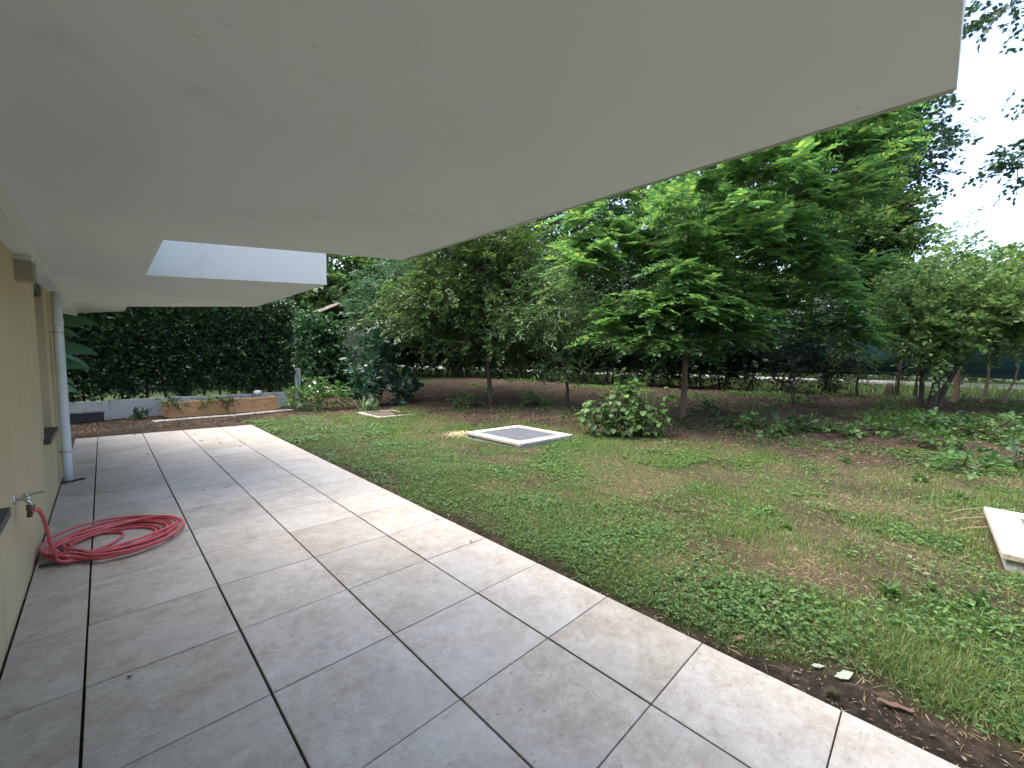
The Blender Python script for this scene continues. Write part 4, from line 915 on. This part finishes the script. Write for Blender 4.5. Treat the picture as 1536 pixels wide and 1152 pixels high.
# creeping plants along the edge of the bed
cp = [(1105, 628, .45), (1140, 636, .5), (1180, 634, .5), (1215, 632, .4), (1255, 640, .38), (1300, 640, .42), (1330, 636, .35), (1400, 632, .5), (1440, 640, .45), (1480, 650, .5), (1520, 640, .55), (1520, 690, .5), (1400, 660, .4), (1450, 700, .4), (1060, 610, .35), (700, 600, .5), (805, 598, .45)]
def onground(px_, py_):
    d_ = at(px_, py_, 1.0)-np.array([0, 0, EYE]); t_ = np.arange(.5, 40, .02); pp = np.array([0, 0, EYE])+d_*t_[:, None]
    k_ = np.argmax(pp[:, 2] < hbase(pp[:, 0], pp[:, 1])); return pp[k_, 0], pp[k_, 1]
for i, (px_, py_, s_) in enumerate(cp):
    x, y = onground(px_, py_+8); z = gz(x, y); yel = i in (4, 5)
    plant('creeping_plant', ['low light green lobed creeping plant on the soil of the bed', 'low mid-green creeping plant on the soil of the bed', 'low dark green glossy creeping plant on the soil of the bed'][i % 3] if not yel else 'low creeping plant with yellow-green leaves on the soil of the bed', 'plant', (x, y, z), [([np.array([x, y, z-.03]), np.array([x, y, z+.15])], .008, .004)],
          [((x, y, z+.13*s_/.45), (s_*.95, s_*.95, .14), 34)], (.085, .055), M['broad_leaf'] if (yel or i % 3 == 0) else M['bush_leaf'] if i % 3 == 1 else M['ivy_leaf'], M['twig'], 440+i, 'yellow-green creeping plants in the bed' if yel else ['light', 'mid-green', 'dark'][i % 3]+' creeping plants in the bed', spray=(.2, 7), shape='oval', maxlimbs=20, partnames=('stem', 'foliage'))

# ------------------------------------------------------------------ lawn
def scatter(n, seed, box, accept):
    r = np.random.RandomState(seed); x = r.uniform(box[0], box[1], n); y = r.uniform(box[2], box[3], n)
    k = accept(x, y, r.rand(n)); return x[k], y[k], r
eyeXY = lambda x, y: np.hypot(x, y)
def infield(x, y): return (x > XE+.012) & (y > -.16*x-.25)
slabs = [(5.10, 6.62, 4.92, 6.46), (4.95, 6.53, -2.05, -.505), (4.97, 5.88, 9.79, 10.88)]
def offslab(x, y):
    k = np.ones(len(x), bool)
    for a, b_, c, d in slabs: k &= ~((x > a-.01) & (x < b_+.01) & (y > c-.01) & (y < d+.01))
    return k
def fall(x, y): return np.clip((3.2/np.maximum(eyeXY(x, y), 2.2))**1.15, .10, 1)
def acc_grass(x, y, u):
    g, s = cover(x, y); p = g*fall(x, y)*(.30+.9*vnoise(x, y, .8, 20)); return infield(x, y) & offslab(x, y) & (u < p)
def blades(x, y, r, h, wd_, lean, mat, name, label, seed, flatz=0):
    n = len(x); z = hz(x, y)-.004; P = np.stack([x, y, z], 1); az = r.uniform(0, 6.283, n); ln = np.abs(r.normal(lean, .25, n))
    d2 = np.stack([np.cos(az), np.sin(az), 0*az], 1); sd = np.stack([-np.sin(az), np.cos(az), 0*az], 1)
    h_ = h*r.uniform(.55, 1.35, n); dist = np.maximum(1, eyeXY(x, y)/4.5)**.6; w_ = wd_*r.uniform(.7, 1.3, n)*dist
    m1 = P+np.stack([0*h_, 0*h_, h_*.6*np.cos(ln*.6)], 1)+d2*(h_*.6*np.sin(ln*.6))[:, None]; tp = m1+np.stack([0*h_, 0*h_, h_*.45*np.cos(ln*1.5)], 1)+d2*(h_*.45*np.sin(ln*1.5))[:, None]
    V = np.stack([P+sd*w_[:, None]*.5, P-sd*w_[:, None]*.5, m1-sd*w_[:, None]*.4, m1+sd*w_[:, None]*.4, tp], 1).reshape(-1, 3)
    b0 = np.arange(n)*5
    o = link(name, mesh(V, [np.stack([b0, b0+1, b0+2, b0+3], 1), np.stack([b0+3, b0+2, b0+4], 1)]), mat); tag(o, label, 'grass', None, 'stuff'); return o
BOX = (XE, 14.5, -1.9, 11.2)
x, y, r = scatter(1700000, 501, BOX, acc_grass)
h_ = .030+.030*vnoise(x, y, .9, 22)+.025*ss((vnoise(x, y, 1.1, 21)-.55)/.2)*ss((1.4-y)/1.2)
blades(x, y, r, h_, .0032, .75, M['grass'], 'grass', 'short green lawn grass beside the terrace', 1)
def acc_clover(x, y, u):
    g, s = cover(x, y); band = ss((4.8-x)/1.8)*ss((y-.2)/.8)
    p = g*fall(x, y)*np.clip(.35*ss((vnoise(x, y, .7, 24)-.45)/.15)+.9*band*ss((vnoise(x, y, .6, 25)-.25)/.2)+.6*ss((vnoise(x, y, .9, 27)-.6)/.1), 0, 1)
    return infield(x, y) & offslab(x, y) & (u < p)
x, y, r = scatter(520000, 502, BOX, acc_clover)
n = len(x); hgt = .010+.034*r.rand(n)*(.4+.9*vnoise(x, y, .3, 40)); cz = hz(x, y)+hgt; az = r.uniform(0, 6.28, n); V = []; F = []
for k in range(3):
    a = az+k*2.094; D = np.stack([np.cos(a), np.sin(a), r.normal(.1, .25, n)], 1); s_ = (.006+.012*r.rand(n)**1.5+.006*ss((vnoise(x, y, .5, 41)-.5)/.2))*np.maximum(1, eyeXY(x, y)/4.0)**.75
    v, f = leaves(np.stack([x, y, cz], 1), D, np.array([0, 0, 1.])+r.normal(0, .25, (n, 3)), s_, s_*.95, 'diamond', .2); F.append(f+len(V)*len(v)); V.append(v)
tag(link('clover', mesh(np.vstack(V), np.vstack(F)), M['clover']), 'dark green clover and small weeds in the lawn', 'clover', None, 'stuff')
def acc_straw(x, y, u):
    g, s = cover(x, y); n_ = .95*x+.31*y; p = np.clip(s*1.0+.10*(1-g)*(n_ < 10.5)+.07+.2*(x < XE+.45)*(y < 1.6), 0, 1)*fall(x, y)*.75; return infield(x, y) & offslab(x, y) & (u < p)
x, y, r = scatter(330000, 503, BOX, acc_straw)
n = len(x); az = r.uniform(0, 6.28, n); D = np.stack([np.cos(az), np.sin(az), r.normal(.05, .22, n)], 1)
P = np.stack([x, y, hz(x, y)+r.uniform(.002, .02, n)], 1); ln = .012+.09*r.rand(n)**1.8
v, f = leaves(P, D, np.array([0, 0, 1.])+r.normal(0, .4, (n, 3)), ln, .0032*np.maximum(1, eyeXY(x, y)/4.5)**.6*r.uniform(.7, 1.6, n), 'diamond', .2, curl=.3)
tag(link('dry_grass', mesh(v, f), M['straw']), 'dry straw-coloured grass and thatch lying in the lawn', 'dry grass', None, 'stuff')
def acc_lit(x, y, u):
    g, s = cover(x, y); n_ = .95*x+.31*y; bed = ss((n_-8)/1.2); back = ss((y-10.7)/.3)*(x < 5.5); edge = (x < XE+.5)*(y < 1.6)*.9
    return (((x > XE+.03) & (y > -.16*x-.3)) | (y > Y_END+.05)) & offslab(x, y) & (u < np.clip(bed*.9*(1-.5*g)+back+edge+.03, 0, 1)*np.clip(fall(x, y)*1.6, .35, 1))
x, y, r = scatter(110000, 504, (-.9, 17.5, -3, 14.5), acc_lit)
n = len(x); az = r.uniform(0, 6.28, n); s_ = r.uniform(.02, .055, n)*np.where(eyeXY(x, y) < 4, .30+.35*r.rand(n), 1)
v, f = leaves(np.stack([x, y, hz(x, y)+.004+.012*r.rand(n)], 1), np.stack([np.cos(az), np.sin(az), r.normal(.1, .3, n)], 1), np.array([0, 0, 1.])+r.normal(0, .45, (n, 3)), s_, s_*.55, 'diamond', .3, curl=.2)
tag(link('leaf_litter', mesh(v, f), M['litter']), 'brown leaf litter covering the soil of the bed', 'leaf litter', None, 'stuff')
def acc_bw(x, y, u):
    n_ = .95*x+.31*y; return infield(x, y) & (u < .9*ss((n_-8)/1)*ss((vnoise(x, y, .8, 33)-.45)/.2)*(.5+.5*ss((3-y)/3)+.6*ss((n_-12.5)/2)))
x, y, r = scatter(60000, 506, (7, 17.5, -3, 13), acc_bw)
n = len(x); az = r.uniform(0, 6.28, n); s_ = r.uniform(.03, .075, n)
v, f = leaves(np.stack([x, y, hz(x, y)+.01+.09*r.rand(n)**2], 1), np.stack([np.cos(az), np.sin(az), r.normal(.25, .3, n)], 1), np.array([0, 0, 1.])+r.normal(0, .35, (n, 3)), s_, s_*.6, 'oval', .2, curl=.2)
tag(link('ground_cover', mesh(v, f), M['bush_leaf']), 'scattered low green ground cover on the soil under the trees', 'ground cover', None, 'stuff')
# upright broad weeds in the lawn, each a plant of its own
wp = [(1335, 890, .12, 0), (1400, 885, .09, 1), (1465, 905, .11, 0), (1440, 960, .08, 1), (1505, 955, .11, 0), (1170, 935, .07, 0), (1015, 925, .06, 1), (1250, 1045, .05, 1), (1180, 790, .08, 0), (1380, 720, .16, 0), (1440, 745, .14, 1), (1270, 690, .14, 1)]
def ground_hit(px_, py_): return onground(px_, py_)
for i, (px_, py_, s_, kd) in enumerate(wp):
    x, y = ground_hit(px_, py_); z = gz(x, y)
    rosettes('lawn_weed', 'small narrow-leaved weed standing in the lawn grass' if kd else 'small broad-leaved weed standing in the lawn grass', 'weed', (x, y, z), [((x, y, z+s_*.35), (s_*.6, s_*.6, s_*.25), 9)], (s_*.62, s_*(.14 if kd else .24)), 7, M['bush_leaf'] if kd else M['broad_leaf'], 470+i, up=.7, bark='twig', stems=2, sr=.0025)['group'] = 'narrow-leaved weeds in the lawn' if kd else 'broad-leaved weeds in the lawn'
x, y, r = scatter(30000, 507, (2.6, 5.6, -1.0, 1.2), lambda x, y, u: infield(x, y) & offslab(x, y) & (u < cover(x, y)[0]*fall(x, y)*ss((vnoise(x, y, .45, 44)-.42)/.15)*.55))
n = len(x); az = r.uniform(0, 6.28, n); s_ = r.uniform(.016, .040, n)
v, f = leaves(np.stack([x, y, hz(x, y)+.012+.05*r.rand(n)], 1), np.stack([np.cos(az), np.sin(az), r.normal(.2, .3, n)], 1), np.array([0, 0, 1.])+r.normal(0, .35, (n, 3)), s_, s_*.62, 'oval', .25, curl=.25)
tag(link('lawn_weeds', mesh(v, f), M['clover']), 'mat of small broad-leaved weeds in the lawn near the pale cover', 'weeds', None, 'stuff')
# long grass tufts at the right
x, y, r = scatter(16000, 505, (2.5, 5.2, -.95, 1.4), lambda x, y, u: infield(x, y) & offslab(x, y) & (u < cover(x, y)[0]*ss((vnoise(x, y, .35, 30)-.42)/.2)*.55))
blades(x, y, r, .055+.05*vnoise(x, y, .4, 31), .0042, 1.25, M['grass'], 'long_grass', 'longer flopping grass at the corner of the terrace', 2)
# fringe of dry stalks beside the pale cover and the grey-lidded cover
def stalk(name, label, pts, rad=.004):
    P_ = spline(pts, 5); b_ = MB(tuple(P_[0])); b_.tube(P_, rad, 5); return tag(b_.build(name, M['straw']), label, 'stalk', 'dry stalks')
for i, (p0_, p1_) in enumerate([((6.50, -.50), (6.2, -.05)), ((6.12, -.5), (5.9, .0)), ((5.75, -.5), (5.8, -.1))]):
    z0 = gz(*p1_); stalk('dry_stalk', 'dry pale stalk leaning on the edge of the pale stone cover', [(p0_[0]+.35*(p1_[0]-p0_[0]), p0_[1]+.55*(p1_[1]-p0_[1]), z0+.006), (p0_[0]+.2*(p1_[0]-p0_[0]), p0_[1]+.3*(p1_[1]-p0_[1]), z0+.07), (p0_[0], p0_[1]+.012, .085)], .0032)
r = np.random.RandomState(9); n = 420; x = 5.22+r.normal(0, .16, n); y = 6.78+r.normal(0, .13, n); az = r.uniform(0, 6.28, n)
v, f = leaves(np.stack([x, y, hz(x, y)+.01+.08*r.rand(n)*np.exp(-((x-5.22)**2+(y-6.78)**2)/.03)], 1), np.stack([np.cos(az), np.sin(az), r.normal(.2, .3, n)], 1), np.tile([0, 0, 1.], (n, 1)), r.uniform(.08, .2, n), .009, 'diamond', .2, curl=.3)
M['palestraw'] = leafmat('pale_straw', [(.40, .33, .2), (.55, .48, .33)], .15, .7)
tag(link('straw_heap', mesh(v, f), M['palestraw']), 'small heap of pale dry straw at the corner of the grey-lidded cover', 'straw', None, 'stuff')

# ------------------------------------------------------------------ fallen leaves
def fallen(px_, py_, L, wd_, mat, az, label, group=None, zoff=.014, ontile=False, curl=.12, name='fallen_leaf'):
    x, y = onground(px_, py_); z = .004 if ontile else gz(x, y)+zoff
    b_ = MB(); n = 7
    for i in range(n+1):
        f = i/n; ww = wd_*math.sin(math.pi*(f*.94+.03))**.8*.5
        rg = random.uniform(.55, 1.25)
        for k in (-1, 0, 1): b_.V.append((L*(f-.5)+random.uniform(-.03, .03)*L, ww*k*(rg if k > 0 else 1.8-rg), random.uniform(-.02, .03)*L+curl*L*((f-.5)**2*1.6)+.25*abs(k)*ww))
    b_.F = [(i*3+k, i*3+k+1, i*3+k+4, i*3+k+3) for i in range(n) for k in range(2)]
    o = link(name, mesh(np.array(b_.V), b_.F, True), mat); o.location = (x, y, z); o.rotation_euler = (.1, -.08, az)
    return tag(o, label, 'leaf', group)
fallen(1342, 1062, .13, .040, M['dryleaf'], 1.9, 'long reddish-brown fallen leaf on bare soil beside the tiles')
fallen(1266, 1013, .10, .05, M['paleleaf'], -.6, 'larger pale green-white torn leaf on the bare soil')
fallen(1226, 1002, .06, .028, M['paleleaf'], -1.0, 'smaller pale green-white leaf scrap on the bare soil')
fallen(1155, 905, .07, .05, M['dryleaf'], .4, 'round pinkish-brown fallen leaf in the lawn')
fallen(1108, 960, .09, .03, M['dryleaf'], -.4, 'narrow brown fallen leaf close to the tile joint')
fallen(1315, 930, .09, .05, M['palestraw'], .2, 'pale straw-coloured fallen leaf between the weeds')
r = np.random.RandomState(3)
for (px_, py_) in [(202, 653), (292, 653), (302, 662), (330, 665), (360, 670), (325, 657), (358, 647), (352, 641), (222, 682), (302, 761), (280, 798), (706, 814), (655, 780), (305, 735), (195, 1019), (340, 732)]:
    small = py_ > 700
    fallen(px_, py_, r.uniform(.05, .09)*(.45 if small else 1), .03*(.5 if small else 1), M['browncurl'], r.uniform(0, 6), 'small dry brown leaf curled on the terrace tiles', 'dry leaves on the tiles', ontile=True, curl=.5, name='dry_leaf')
